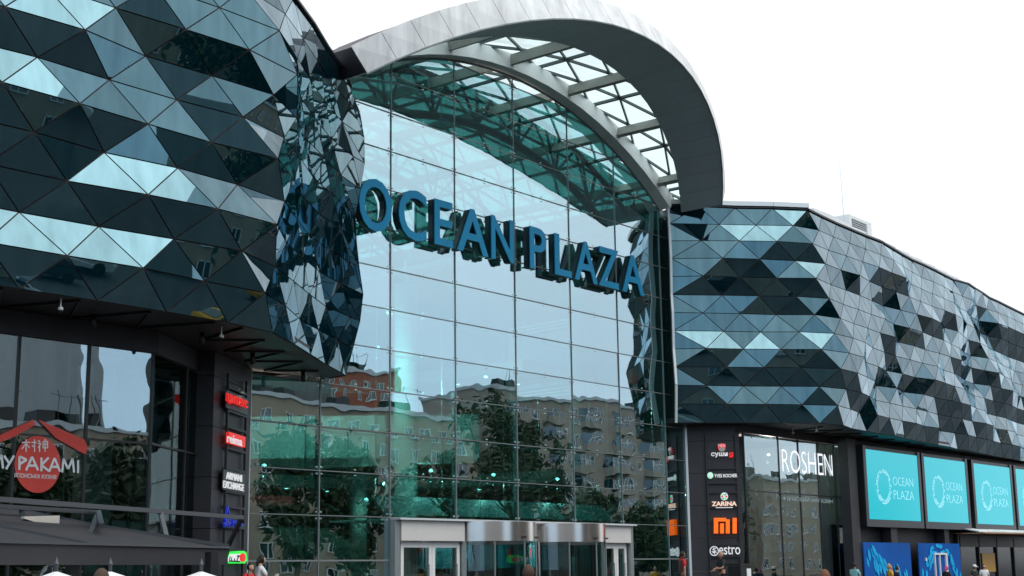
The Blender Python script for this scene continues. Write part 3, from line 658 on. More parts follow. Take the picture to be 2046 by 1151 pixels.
# poster panels inside the lobby, generic swooshes
for x0, x1 in ((39.0, 40.1), (40.2, 42.9), (43.4, 45.8), (46.0, 46.7)):
    p = empty('lobby_poster', (x0, 36.2, 1.2), 'teal lobby poster with red and light blue swooshes behind the revolving doors' if x0 == 40.2 else {39.0: 'narrow teal lobby poster left of the widest poster behind the doors', 43.4: 'teal lobby poster behind the right revolving door', 46.0: 'slim teal lobby poster with red swoosh beside the right white door'}[x0], 'poster', 'posters inside the entrance lobby')
    MB().box(x0, x1, 36.2, 36.23, 1.75, 2.85).build('poster_board', M['poster_teal'], p)
    w = x1-x0
    for nm, mt, c0, rad in (('red_swoosh', 'poster_red', .88, .42), ('blue_swoosh', 'poster_blue', .95, .26)):
        q = MB(); n = 10; L0 = []
        for i in range(n+1):
            a = R_(100+90*i/n); L0.append((min(x1-.02, x0+w*c0+math.cos(a)*rad), 36.19 if nm[0] == 'r' else 36.18, min(2.8, max(1.8, 2.2+math.sin(a)*rad))))
        for i in range(n+1):
            a = R_(190-90*i/n); L0.append((min(x1-.02, x0+w*c0+math.cos(a)*rad*.55), 36.19 if nm[0] == 'r' else 36.18, min(2.8, max(1.8, 2.15+math.sin(a)*rad*.55))))
        q.prism(L0, (0, .006, 0)); q.build(nm, M[mt], p)
# hanging banner in the atrium
hb = empty('hanging_banner', (53.6, 39.9, 9.5), 'pale blue poster in a ribbed white frame hanging inside the entrance glass', 'banner')
a, b = Vector((54.0-1.2, 42.1, 0)), Vector((53.3-1.0, 37.7, 0)); dd = (b-a).normalized()
mb = MB()
for k in range(3):
    o = k*.16; zt, zb_ = 13.0-o, 9.55+o; p0, p1 = a+dd*o, b-dd*o
    for P, Q in (((p0.x, p0.y, zt), (p1.x, p1.y, zt)), ((p0.x, p0.y, zb_), (p1.x, p1.y, zb_)), ((p0.x, p0.y, zb_), (p0.x, p0.y, zt)), ((p1.x, p1.y, zb_), (p1.x, p1.y, zt))): mb.beam(P, Q, .08, .08)
mb.build('banner_frame', M['inner_white'], hb)
p0, p1 = a+dd*.5, b-dd*.5
MB().prism([(p0.x, p0.y, 10.0), (p1.x, p1.y, 10.0), (p1.x, p1.y, 12.5), (p0.x, p0.y, 12.5)], (.05, .01, 0)).build('banner_sheet', mat('pale blue sheet', (.30, .55, .66), .6, noise=.4, nscale=.8), hb)
q = MB().prism([(p0.x-.02+dd.x*1.2, p0.y+dd.y*1.2, 10.3), (p0.x-.02+dd.x*2.4, p0.y+dd.y*2.4, 10.3), (p0.x-.02+dd.x*1.9, p0.y+dd.y*1.9, 12.2), (p0.x-.02+dd.x*1.5, p0.y+dd.y*1.5, 12.2)], (-.01, 0, 0)); q.build('banner_figure', M['poster_blue'], hb)
# ------------------------------------------------------------------ big letters
sg = empty('letter_sign', (32.5, 32.3, 12.8), 'large blue block letters reading OCEAN PLAZA fixed across the entrance glass', 'sign')
for ch, x0, x1, z0, z1 in (('O', 32.36, 33.92, 12.74, 14.54), ('C', 34.26, 35.66, 12.76, 14.54), ('E', 36.08, 37.05, 12.83, 14.46), ('A', 37.29, 39.02, 12.83, 14.46), ('N', 39.20, 40.52, 12.83, 14.46), ('P', 41.49, 42.53, 12.83, 14.46), ('L', 43.06, 44.14, 12.83, 14.46), ('A', 44.36, 45.90, 12.83, 14.46), ('Z', 46.00, 47.42, 12.83, 14.46), ('A', 47.66, 49.30, 12.83, 14.46)):
    K_ = 32.56/32.1; x0 *= K_; x1 *= K_; z0 = 1.7+(z0-1.7)*K_; z1 = 1.7+(z1-1.7)*K_
    f = place(text_mesh(ch, z1-z0, .05, x1-x0, bold=.012), (x0, 32.56, z0)).build('letter', M['blue'], sg)
    place(text_mesh(ch, z1-z0-.03, .22, x1-x0-.02, bold=.010), (x0+.01, 32.835, z0+.015)).build('return', M['letter_side'], f)
    mb = MB()
    for u in (.25, .75): mb.tube([(x0+(x1-x0)*u, 32.88, z0+.12), (x0+(x1-x0)*u, 33.0, z0+.12)], .03, 6).tube([(x0+(x1-x0)*u, 32.88, z1-.12), (x0+(x1-x0)*u, 33.0, z1-.12)], .03, 6)
    build_each(mb, 'standoff', M['black'], f)
#PART2
def onPl(px, py, p0, n):
    d = ray(px, py); p0 = Vector(p0); n = Vector(n); return C0 + d*((p0-C0).dot(n)/d.dot(n))
# ------------------------------------------------------------------ left shop fronts
lf = empty('shop_window', (20, 29.5, 0), None, None); attach(lf, mall)
xs = [2.0, 4.4, 6.8, 9.2, 11.6, 14.0, 16.4, 18.58, 20.50, 22.40]
sl = [Vector((22.40, 29.5, 0)), Vector((24.62, 30.92, 0)), Vector((26.9, 32.37, 0))]
for i in range(len(xs)-1):
    for z0, z1 in ((0, 2.2), (2.2, 4.92), (4.92, 7.22)):
        a = random.gauss(0, .002); MB().prism([(xs[i]+.02, 29.5+a, z0+.02), (xs[i+1]-.02, 29.5-a, z0+.02), (xs[i+1]-.02, 29.5-a, z1-.02), (xs[i]+.02, 29.5+a, z1-.02)], (0, .02, 0)).build('window_pane', M['shop_glass'], lf)
for a, b in zip(sl, sl[1:]):
    for z0, z1 in ((0, 2.2), (2.2, 4.92), (4.92, 7.22)):
        d = (b-a).normalized(); p, q = a+d*.02, b-d*.02; MB().prism([(p.x, p.y, z0+.02), (q.x, q.y, z0+.02), (q.x, q.y, z1-.02), (p.x, p.y, z1-.02)], (-.01, .017, 0)).build('window_pane', M['plain_glass'], lf)
mb = MB()
for x in xs: mb.box(x-.03, x+.03, 29.46, 29.56, 0, 7.22)
for z in (2.2, 4.92): mb.box(2, 22.36, 29.47, 29.55, z-.025, z+.025)
for a, b in zip(sl, sl[1:]):
    mb.beam((b.x, b.y, 0), (b.x, b.y, 7.22), .07, .09, (.84, .54, 0))
    for z in (2.2, 4.92): mb.beam((a.x, a.y-.02, z), (b.x, b.y-.02, z), .08, .05)
mb.build('window_frame', M['black'], lf)
mb = MB().box(2, 22.5, 29.42, 29.9, 7.22, 7.79).prism([(22.4, 29.42, 7.22), (27.2, 32.47, 7.22), (27.2, 33.3, 7.22), (22.4, 29.9, 7.22)], (0, 0, .57)); mb.build('shop_fascia', M['dark'], lf)
mb = MB()
for x in xs[5:]: mb.tube([(x-.2, 30.0, 0), (x-.2, 30.0, 7.2)], .025, 6)
mb.tube([(23.3, 30.6, 0), (23.3, 30.6, 7.2)], .03, 6).tube([(25.6, 32.0, 0), (25.6, 32.0, 7.2)], .03, 6); build_each(mb, 'glass_stiffener', M['spider'], lf)
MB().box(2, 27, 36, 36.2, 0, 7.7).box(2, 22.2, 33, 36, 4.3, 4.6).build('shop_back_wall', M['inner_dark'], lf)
MB().box(2, 27.2, 30.0, 36, -.0, .03).build('shop_floor', M['floor_in'], lf)
MB().box(22.4, 23.1, 32.0, 32.7, 0, 7.2).box(25.2, 25.6, 33.4, 33.8, 0, 7.2).build('shop_column', M['inner_white'], lf)
mb = MB()
for i in range(26): mb.box(22.9+i*.1, 22.97+i*.1, 31.6+i*.06, 31.63+i*.06, 1.5, 3.1)
mb.build('corrugated_screen', M['inner_white'], lf)
# left sign pylon, on the slanted plane
PN = Vector((.54, -.84, 0)); PD = Vector((.84, .54, 0)); P0 = Vector((28.66, 32.93, 0))
tL_ = (onPl(424, 900, P0, PN)-P0).dot(PD)
def pyl(t, z, out=0): return Vector((P0.x+PD.x*t+PN.x*out, P0.y+PD.y*t+PN.y*out, z))
pyo = empty('sign_pylon', (28.2, 32.7, .45), None, None); attach(pyo, mall)
mb = MB()
zz = [0, 1.5, 2.9, 4.3, 5.7, 7.1, 7.8]
for z0, z1 in zip(zz, zz[1:]): mb.prism([pyl(tL_, z0+.008), pyl(0, z0+.008), pyl(0, z0+.008, -.5), pyl(tL_, z0+.008, -.5)], (0, 0, z1-z0-.016))
mb.build('pylon_cladding', M['dark'], pyo)
MB().beam(pyl(.06, .45, -.02), pyl(.06, 7.7, -.02), .06, .06, (.84, .54, 0)).build('pylon_edge', M['trim'], pyo)
ta = (onPl(446, 900, P0, PN)-P0).dot(PD); tb = (onPl(484, 900, P0, PN)-P0).dot(PD)
mb = MB()
for t_ in (ta, tb): mb.beam(pyl(t_, .6, .08), pyl(t_, 7.3, .08), .05, .07, PN)
def zp(py, px=466): return onPl(px, py, P0, PN).z
for py in (780, 826, 858, 900, 940, 985, 1015, 1055, 1100): mb.beam(pyl(ta, zp(py), .08), pyl(tb, zp(py), .08), .07, .07)
mb.build('sign_ladder', M['dark2'], pyo)
def pylon_text(txt, px0, px1, py0, py1, mt, P, D, N, out, depth=.05, bold=0, parent=None, name='lettering'):
    a = onPl(px0, py1, P+N*out, N); b = onPl(px1, py1, P+N*out, N); c = onPl((px0+px1)/2, py0, P+N*out, N); w = (b-a).dot(D); mid = onPl((px0+px1)/2, py1, P+N*out, N)
    o = Vector((a.x, a.y, mid.z)); t = text_mesh(txt, c.z-mid.z, depth, w, bold=bold); return place(t, o, D).build(name, mt, parent)
def pboard(px0, px1, py0, py1, P, D, N, out, thick, mt, parent=None, name='board'):
    mid = (px0+px1)/2; a = onPl(px0, (py0+py1)/2, P+N*out, N); b = onPl(px1, (py0+py1)/2, P+N*out, N); z1 = onPl(mid, py0, P+N*out, N).z; z0 = onPl(mid, py1, P+N*out, N).z
    return MB().prism([(a.x, a.y, z0), (b.x, b.y, z0), (b.x, b.y, z1), (a.x, a.y, z1)], N*thick).build(name, mt, parent)
def shop_sign(px, py, P, N, label, group='shop signs on the dark pylons'):
    return empty('shop_sign', onPl(px, py, P+N*.12, N), label, 'sign', group)
s = shop_sign(470, 805, P0, PN, 'red lit Cyrillic lettering at the top of the left pylon', 'shop signs on the left pylon'); pboard(449, 492, 788, 822, P0, PD, PN, .10, .04, M['black'], s, 'sign_rail'); pylon_text('ЦИТРУС', 450, 491, 793, 812, M['sig_red'], P0, PD, PN, .2, .08, .012, s)
s = shop_sign(468, 878, P0, PN, 'red box sign with white lower-case letters, second down the left pylon', 'shop signs on the left pylon'); pboard(451, 484, 868, 890, P0, PD, PN, .12, .10, M['sig_red'], s, 'sign_box'); pylon_text('reima', 453, 483, 871, 888, M['sig_white'], P0, PD, PN, .235, .02, .01, s)
s = shop_sign(466, 962, P0, PN, 'white two-line capitals on black, middle of the left pylon', 'shop signs on the left pylon'); pboard(443, 487, 942, 982, P0, PD, PN, .10, .04, M['black'], s, 'sign_rail'); pylon_text('ARMANI', 451, 482, 946, 960, M['sig_white'], P0, PD, PN, .17, .03, 0, s); pylon_text('EXCHANGE', 445, 486, 964, 978, M['sig_white'], P0, PD, PN, .17, .03, 0, s)
s = shop_sign(466, 1035, P0, PN, 'dark blue spire emblem over blue lettering, low on the left pylon', 'shop signs on the left pylon')
pboard(444, 486, 1045, 1056, P0, PD, PN, .10, .04, M['black'], s, 'sign_rail')
a = onPl(453, 1030, P0+PN*.2, PN); mb = MB()
for p, q in (((450, 1040), (454, 1012)), ((454, 1012), (459, 1040)), ((447, 1052), (457, 1036)), ((448, 1036), (458, 1052)), ((446, 1045), (460, 1045)), ((452, 1052), (452, 1036)), ((464, 1052), (464, 1040)), ((464, 1040), (470, 1046)), ((470, 1052), (471, 1040)), ((475, 1052), (475, 1042)), ((481, 1052), (481, 1044)), ((475, 1047), (485, 1048))):
    mb.beam(onPl(*p, P0+PN*.2, PN), onPl(*q, P0+PN*.2, PN), .05, .06, PN)
mb.build('emblem', M['sig_blue'], s)
s = shop_sign(470, 1113, P0, PN, 'green and white slanted sign with a red dot at the foot of the left pylon', 'shop signs on the left pylon')
def ppoly(pts, P, N, out, th): return MB().prism([onPl(x, y, P+N*out, N) for x, y in pts], N*th)
ppoly([(450, 1126), (459, 1102), (481, 1101), (486, 1104), (487, 1120), (483, 1126)], P0, PN, .10, .10).build('sign_box', M['sig_green'], s)
ppoly([(453, 1122), (459, 1107), (483, 1107), (483, 1122)], P0, PN, .205, .015).build('white_band', M['sig_white'], s)
ppoly([(484+5.2*math.cos(i*.63), 1114+9*math.sin(i*.63)) for i in range(10)], P0, PN, .225, .03).build('red_dot', M['sig_red'], s)
mb = MB()
for x0, y0, x1, y1 in ((458, 1120, 460, 1112), (462, 1121, 463, 1114), (468, 1121, 469, 1116), (473, 1121, 477, 1110), (474, 1111, 479, 1111), (458, 1121, 479, 1122)): mb.beam(onPl(x0, y0, P0+PN*.226, PN), onPl(x1, y1, P0+PN*.226, PN), .04, .02, PN)
mb.build('sign_marks', M['black'], s)
# window film sign of the restaurant
wf = empty('window_film_sign', onY(90, 925, 29.44), 'red disc and roof shape with white Cyrillic lettering on the left shop window', 'sign')
F0, FN, FD = Vector((0, 29.45, 0)), Vector((0, -1, 0)), Vector((1, 0, 0))
ppoly([(75+46*math.cos(i*.1745), 928+57*math.sin(i*.1745)) for i in range(36)], F0, FN, 0, .004).build('red_disc', M['decal_red'], wf)
for pts in ([(-6, 872), (66, 838), (72, 848), (30, 872), (-6, 886)], [(76, 838), (168, 878), (176, 895), (170, 908), (112, 876)]): ppoly(pts, F0, FN, .006, .004).build('roof_stroke', M['decal_red'], wf)
mb = MB()   # brush-like capitals drawn as strokes
GL = {'М': [((0, 0), (.12, 1)), ((.12, 1), (.5, .25)), ((.5, .25), (.88, 1)), ((.88, 1), (1, 0))], 'У': [((0, 1), (.5, .45)), ((1, 1), (.2, 0))], 'Р': [((.15, 0), (.15, 1)), ((.15, 1), (.95, .75)), ((.95, .75), (.15, .42))], 'А': [((0, 0), (.5, 1)), ((.5, 1), (1, 0)), ((.2, .35), (.85, .35))], 'К': [((.15, 0), (.15, 1)), ((.95, 1), (.15, .45)), ((.15, .45), (1, 0))], 'І': [((.5, 0), (.5, .95))]}
for ch, x0, x1 in (('М', -20, 6), ('У', 8, 28), ('Р', 36, 54), ('А', 52, 76), ('К', 80, 98), ('А', 98, 120), ('М', 124, 148), ('І', 150, 162)):
    yb = 937+.055*x0; h = 27
    for (ax, ay), (bx, by) in GL[ch]: mb.beam(onPl(x0+(x1-x0)*ax, yb-h*ay, F0+FN*.014, FN), onPl(x0+(x1-x0)*bx, yb-h*by, F0+FN*.014, FN), .055, .006, FN)
mb.build('lettering', M['decal_white'], wf)
pylon_text('ЯПОНСЬКА КУХНЯ', 28, 112, 947, 956, M['decal_white'], F0, FD, FN, .014, .004, .01, wf)
mb = MB()
for p, q in (((46, 884), (62, 884)), ((54, 878), (54, 903)), ((54, 886), (46, 897)), ((54, 886), (61, 895)), ((65, 884), (75, 884)), ((71, 878), (71, 903)), ((66, 890), (69, 893)), ((78, 880), (82, 883)), ((77, 886), (84, 886)), ((84, 886), (78, 895)), ((81, 891), (81, 903)), ((88, 882), (97, 882)), ((88, 882), (88, 895)), ((97, 882), (97, 895)), ((88, 888), (97, 888)), ((88, 895), (97, 895)), ((92, 877), (92, 903))): mb.beam(onPl(p[0]-2, p[1], F0+FN*.014, FN), onPl(q[0]-2, q[1], F0+FN*.014, FN), .026, .006, FN)
mb.build('characters', M['decal_white'], wf)
# ------------------------------------------------------------------ right pylon and shop fronts
QN = Vector((-.78, -.626, 0)).normalized(); QD = Vector((.626, -.78, 0)).normalized(); Q0 = Vector((53.62, 33.0, 0))
tR_ = (onPl(1482, 1000, Q0, QN)-Q0).dot(QD)
def pyr(t, z, out=0): return Vector((Q0.x+QD.x*t+QN.x*out, Q0.y+QD.y*t+QN.y*out, z))
pyo = empty('sign_pylon', pyr(1, .45), None, None); attach(pyo, mall)
mb = MB()
for z0, z1 in zip(zz, zz[1:]): mb.prism([pyr(.12, z0+.008), pyr(tR_, z0+.008), pyr(tR_, z0+.008, -.6), pyr(.12, z0+.008, -.6)], (0, 0, z1-z0-.016))
mb.build('pylon_cladding', M['dark'], pyo)
MB().beam(pyr(.04, 0, .0), pyr(.04, 7.7, .0), .10, .10, QN).build('pylon_edge', M['trim'], pyo)
ta = (onPl(1414, 1000, Q0, QN)-Q0).dot(QD); tb = (onPl(1474, 1000, Q0, QN)-Q0).dot(QD)
mb = MB()
for t_ in (ta, tb): mb.beam(pyr(t_, .6, .08), pyr(t_, 7.4, .08), .06, .08, QN)
for py in (936, 965, 984, 1013, 1042, 1088, 1112): z = onPl(1445, py, Q0, QN).z; mb.beam(pyr(ta, z, .08), pyr(tb, z, .08), .07, .08)
mb.build('sign_ladder', M['dark2'], pyo)
gR = 'shop signs on the right pylon'
def circ(px, py, rx, ry, mt, par, out, nm, n=18): return ppoly([(px+rx*math.cos(i*2*math.pi/n), py+ry*math.sin(i*2*math.pi/n)) for i in range(n)], Q0, QN, out, .03).build(nm, mt, par)
s = shop_sign(1442, 905, Q0, QN, 'white Cyrillic word with a red last letter at the top of the right pylon', gR)
circ(1442, 894, 8, 8, M['sig_red'], s, .12, 'emblem'); circ(1442, 898, 6.3, 4.5, M['cream'], s, .155, 'emblem_centre')
mb = MB()
for i in range(5): x = 1436+i*3; mb.beam(onPl(x, 893, Q0+QN*.19, QN), onPl(x+.3*(i-2), 887, Q0+QN*.19, QN), .02, .02, QN)
mb.build('emblem_stripes', M['sig_white'], s)
pylon_text('суши', 1421, 1454, 904, 914, M['sig_white'], Q0, QD, QN, .15, .05, .02, s); pylon_text('я', 1456, 1465, 904, 914, M['sig_red'], Q0, QD, QN, .15, .05, .02, s)
s = shop_sign(1443, 950, Q0, QN, 'white capitals beside a round mint emblem, second down the right pylon', gR)
circ(1419, 950, 6, 6.6, M['sig_mint'], s, .15, 'emblem'); circ(1419, 950, 3, 3.4, M['sig_white'], s, .185, 'emblem_centre'); pylon_text('YVES ROCHER', 1427, 1473, 947, 954, M['sig_white'], Q0, QD, QN, .15, .04, .015, s)
s = shop_sign(1446, 1000, Q0, QN, 'cream capitals under a multicoloured round emblem, middle of the right pylon', gR)
circ(1447, 992, 7.5, 8, M['sig_white'], s, .15, 'emblem')
for i in range(6):
    a = i*math.pi/3; circ(1447+4.3*math.cos(a), 992+4.6*math.sin(a), 1.9, 2, M[('sig_red', 'sig_green', 'screen')[i % 3]], s, .185, 'emblem_dot', 8)
pylon_text('ZARINA', 1422, 1472, 1002, 1011, mat('lit cream sign', (.6, .4, .3), .4, emit=(.9, .62, .48), estr=.5), Q0, QD, QN, .15, .05, .03, s); pboard(1430, 1464, 1013.5, 1015, Q0, QD, QN, .15, .02, M['sig_white'], s, 'underline')
s = shop_sign(1448, 1052, Q0, QN, 'large orange blocky logo letters on the right pylon', gR)
mb = MB()
def orect(x0, x1, y0, y1): mb.prism([onPl(x, y, Q0+QN*.12, QN) for x, y in ((x0, y1), (x1, y1), (x1, y0), (x0, y0))], QN*.14)
orect(1426, 1434, 1035, 1066); orect(1434.05, 1450, 1035, 1042); orect(1450.05, 1457, 1038, 1066); orect(1438.5, 1445.5, 1046, 1066); orect(1463.5, 1471, 1035, 1066)
mb.build('lettering', M['sig_orange'], s)
s = shop_sign(1448, 1101, Q0, QN, 'white rounded lower-case lettering with a ring emblem at the foot of the right pylon', gR)
mb = MB()
for i in range(24):
    a, b = i*math.pi/12, (i+1)*math.pi/12; mb.beam(onPl(1427+8.3*math.cos(a), 1101+9*math.sin(a), Q0+QN*.15, QN), onPl(1427+8.3*math.cos(b), 1101+9*math.sin(b), Q0+QN*.15, QN), .035, .04, QN)
for p, q in (((1423, 1099), (1431, 1095)), ((1424, 1105), (1431, 1100)), ((1426, 1094), (1428, 1108)), ((1422, 1102), (1432, 1104))): mb.beam(onPl(*p, Q0+QN*.15, QN), onPl(*q, Q0+QN*.15, QN), .03, .03, QN)
mb.build('ring_emblem', M['sig_white'], s); pylon_text('estro', 1437, 1479, 1091, 1108, M['sig_white'], Q0, QD, QN, .15, .05, .0, s)
# right shop glass
rf = empty('shop_window', (60, 31, 0), None, None); attach(rf, mall)
rx = [55.2, 58.35, 60.28, 62.2, 64.0, 65.75]
for i in range(len(rx)-1):
    for z0, z1 in ((0.0, 4.92), (4.92, 7.45)):
        a = random.gauss(0, .004); MB().prism([(rx[i]+.02, 31+a, z0+.02), (rx[i+1]-.02, 31-a, z0+.02), (rx[i+1]-.02, 31-a, z1-.02), (rx[i]+.02, 31+a, z1-.02)], (0, .02, 0)).build('window_pane', M['shop_glass'], rf)
mb = MB()
for x in rx: mb.box(x-.025, x+.025, 30.97, 31.07, 0, 7.45)
mb.box(55.2, 65.75, 30.98, 31.06, 4.895, 4.945); mb.build('window_frame', M['black'], rf)
MB().box(55.0, 66.5, 30.95, 31.5, 7.45, 7.79).build('shop_fascia', M['dark'], rf)
MB().lathe([(0, 0), (.55, 0), (.5, 3), (.55, 7.6), (0, 7.6)], (58.6, 33.4, .0), 20).build('shop_column', M['inner_white'], rf, True)
MB().box(55.2, 67, 40, 40.2, 0, 7.7).box(66.2, 66.4, 31.2, 40, 0, 7.7).build('shop_back_wall', M['inner'], rf); MB().box(55.2, 66.2, 31.2, 40, 0, .03).build('shop_floor', M['floor_in'], rf)
MB().box(63.6, 66.1, 31.3, 32.5, .3, 3.6).build('shop_panel', M['inner'], rf)
MB().box(56.2, 58.6, 32.6, 33.2, .4, 2.0).box(56.2, 58.6, 33.0, 33.3, 2.7, 3.0).build('display_shelf', M['brown_shop'], rf)
mb = MB()
for i in range(9): mb.box(61.0+i*.4, 61.4+i*.4, 33, 35, .1, .9+i*.22)
mb.build('stair_flight', M['inner'], rf)
lfm = {k: MB() for k in range(3)}; stems = MB()
for i in range(46):
    x = 55.8+random.random()*6.0; y = 31.4+random.random()*1.2; z = .6+random.random()*3.9 if x < 58.8 else .4+random.random()*3.0; a = random.random()*6.28; l = .3+random.random()*.45; w = l*.3
    d = Vector((math.cos(a)*.8, .2*math.sin(a*3), math.sin(a))).normalized(); s_ = Vector((-d.z, .1, d.x)).normalized(); c = Vector((x, y, z))
    pts = [c, c+d*l*.3+s_*w*.8, c+d*l*.6+s_*w, c+d*l, c+d*l*.6-s_*w, c+d*l*.3-s_*w*.8]; lfm[i % 3].prism(pts, (0, .02, 0))
    if i % 4 == 0: stems.tube([c, c+Vector((.2, .1, -.8)), c+Vector((.1, .2, -2.2 if z > 2.6 else -z+.1))], .05, 6)
ld = empty('leaf_display', (58, 31.6, .1), 'display of coloured paper leaves on branches inside the right shop window', 'display')
build_each(stems, 'branch', M['trunk'], ld)
for k, c in enumerate(((.02, .12, .05), (.30, .22, .06), (.22, .07, .02))): build_each(lfm[k], 'paper_leaf', mat('paper leaf %d' % k, c, .7), ld)
ws = empty('window_film_sign', (61, 30.95, 5.2), 'tall thin white lettering on the right shop window above a line of small letters', 'sign')
G0 = Vector((0, 30.95, 0)); t = pylon_text('ROSHEN', 1564, 1664, 903, 947, mat('bright window lettering', (.8, .8, .8), .4, emit=(.95, .95, 1), estr=.62), G0, FD, FN, 0, .004, -.012, ws)
pylon_text('ФІРМОВИЙ МАГАЗИН', 1564, 1664, 993, 1003, M['decal_white'], G0, FD, FN, 0, .004, 0, ws)
# right wing ground floor wall
gw = MB().box(65.8, 96, 30.75, 31.05, 0, 7.78).build('ground_floor_wall', M['dark'], mall)
mb = MB()
for x0, x1 in ((65.85, 66.75), (70.25, 71.0), (77.1, 77.7)): mb.box(x0-2.0, x1-2.0, 30.2, 30.7, 0, 7.7 if x0 < 66 else 3.7)
build_each(mb, 'wall_pier', M['dark'], mall)
SX = [(65.45, 71.68), (72.55, 78.25), (79.55, 85.3), (86.3, 92.0)]
lab = ['teal video screen nearest the pylon, with the largest ring logo and white letters', 'second teal video screen from the pylon, between the first and third screens', 'third teal video screen from the pylon, left of the cut-off one', 'teal video screen cut off by the right edge of the photo']
for (a, b), lb in zip(SX, lab):
    s = empty('video_screen', ((a+b)/2, 30.0, 3.8), lb, 'screen', 'teal video screens on the right wing'); z0, z1 = 3.86, 7.25
    MB().box(a-.32, b+.32, 30.06, 30.5, z0-.36, z1+.18).build('housing', M['black'], s)
    MB().box(a-.32, b+.32, 30.0, 30.06, z0-.36, z0-.02).box(a-.32, a-.02, 30.0, 30.06, z0-.02, z1+.18).box(b+.02, b+.32, 30.0, 30.06, z0-.02, z1+.18).build('bezel', M['gunmetal'], s)
    MB().box(a, b, 30.02, 30.055, z0, z1).build('display', M['screen'], s)
    w = b-a; mb = MB(); cx, cz = a+w*.30, z0+(z1-z0)*.48
    for i in range(30):
        an = 2*math.pi*i/30; th = 1.0 if math.sin(an) > -.5 else 1.9
        for rdd in ((.0, .09) if th < 1.5 else (-.05, .03, .11)):
            rx_, rz_ = (w*.115+rdd*1.6), (.72+rdd)
            if (i+int(rdd*100)) % 7 == 3: continue
            a2 = an+.17; mb.beam((cx+rx_*math.cos(an), 30.01, cz+rz_*math.sin(an)), (cx+rx_*math.cos(a2), 30.01, cz+(rz_+.02)*math.sin(a2)), .045, .012, (0, 1, 0))
    mb.build('ring_logo', M['screen_logo'], s)
    for tx, zb in (('OCEAN', cz+.12), ('PLAZA', cz-.56)): place(text_mesh(tx, .42, .008, w*.40, bold=-.022), (a+w*.48, 30.012, zb)).build('screen_lettering', M['screen_logo'], s)
def fishes(s, pts, Y):
    mb = MB()
    for i_, (x, z, a, l) in enumerate(pts):
        d = Vector((math.cos(a), 0, math.sin(a))); n = Vector((-d.z, 0, d.x)); c = Vector((x, Y-.0012*i_, z)); w = l*.21
        mb.prism([c-d*l*.5, c-d*l*.2+n*w*.8, c+d*l*.15+n*w, c+d*l*.42+n*w*.5, c+d*l*.5, c+d*l*.4-n*w*.5, c+d*l*.1-n*w*.9, c-d*l*.25-n*w*.6], (0, -.001, 0))
    mb.build('fish_shapes', M['fish'], s)
rf1 = random.Random(3)
s = empty('wall_poster', (67, 30.6, 0), 'deep blue wall poster with a diagonal shoal of cyan fish shapes beneath the first screen', 'poster', 'blue fish posters under the screens'); MB().box(64.8, 70.3, 30.12, 30.18, 0, 2.75).build('poster_board', M['sea'], s)
pts = []
for i in range(34):
    u = rf1.random(); x = 64.9+u*4.2+rf1.random()*.9; z = 2.6-u*1.5-(rf1.random()-.15)*1.0
    if .15 < z < 2.6 and x < 69.9: pts.append((x, z, -1.0+rf1.uniform(-.3, .3), .46+.32*rf1.random()))
fishes(s, pts, 30.115)
s = empty('wall_poster', (74, 30.6, 0), 'deep blue wall poster with fish shapes curving in an arch round a white door', 'poster', 'blue fish posters under the screens'); MB().box(71.3, 76.9, 30.12, 30.18, 0, 2.75).build('poster_board', M['sea'], s)
pts = []
for i in range(44):
    a = math.pi*rf1.random(); r = 1.15+rf1.random()*.55; x = 74.1+1.55*r*math.cos(a); z = .8+1.15*r*math.sin(a)*1.0
    if z < 2.65 and 71.5 < x < 76.8: pts.append((x, z, a+math.pi/2+rf1.uniform(-.3, .3), .36+.26*rf1.random()))
fishes(s, pts, 30.115)
mb = MB().box(73.2, 73.3, 30.04, 30.12, 0, 2.15).box(74.7, 74.9, 30.04, 30.12, 0, 2.15).box(73.2, 74.9, 30.04, 30.12, 2.15, 2.25).box(73.85, 73.97, 30.05, 30.12, 0, 2.15); mb.build('service_door_frame', M['door_white'], mall)
MB().box(70.95, 71.1, 29.6, 29.66, 1.85, 2.0).build('switch_box', M['plastic_white'], mall)
MB().prism([(77.5, 28.9, 3.28), (92, 27.6, 3.28), (92, 30.7, 3.28), (77.5, 30.7, 3.28)], (0, 0, .05)).build('door_canopy', mat('timber canopy', (.42, .24, .15), .5), mall)
MB().prism([(77.5, 29.2, 3.36), (92, 28.1, 3.36), (92, 30.7, 3.66), (77.5, 30.7, 3.66)], (0, 0, .05)).build('canopy_sheet', M['clad'], mall)
mb = MB()
for x in (78.2, 81, 83.8, 86.6, 89.4): mb.box(x, x+2.6, 30.66, 30.70, .2, 2.6)
build_each(mb, 'side_door_glass', mat('dark door glass', (.008, .011, .013), .12, 0, .25), mall); MB().box(77.7, 92, 32, 32.1, 0, 3.2).build('lobby_wall', M['inner_dark'], mall)
MB().box(81.4, 83.4, 30.60, 30.64, 1.2, 2.25).build('door_poster', M['yellow'], mall)
mb = MB()
for x in (78.0, 80.85, 83.65, 86.45, 89.25): mb.box(x, x+.14, 30.55, 30.7, 0, 3.2)
mb.box(77.8, 92, 30.55, 30.7, 2.6, 3.25); mb.build('side_door_frame', M['black'], mall)
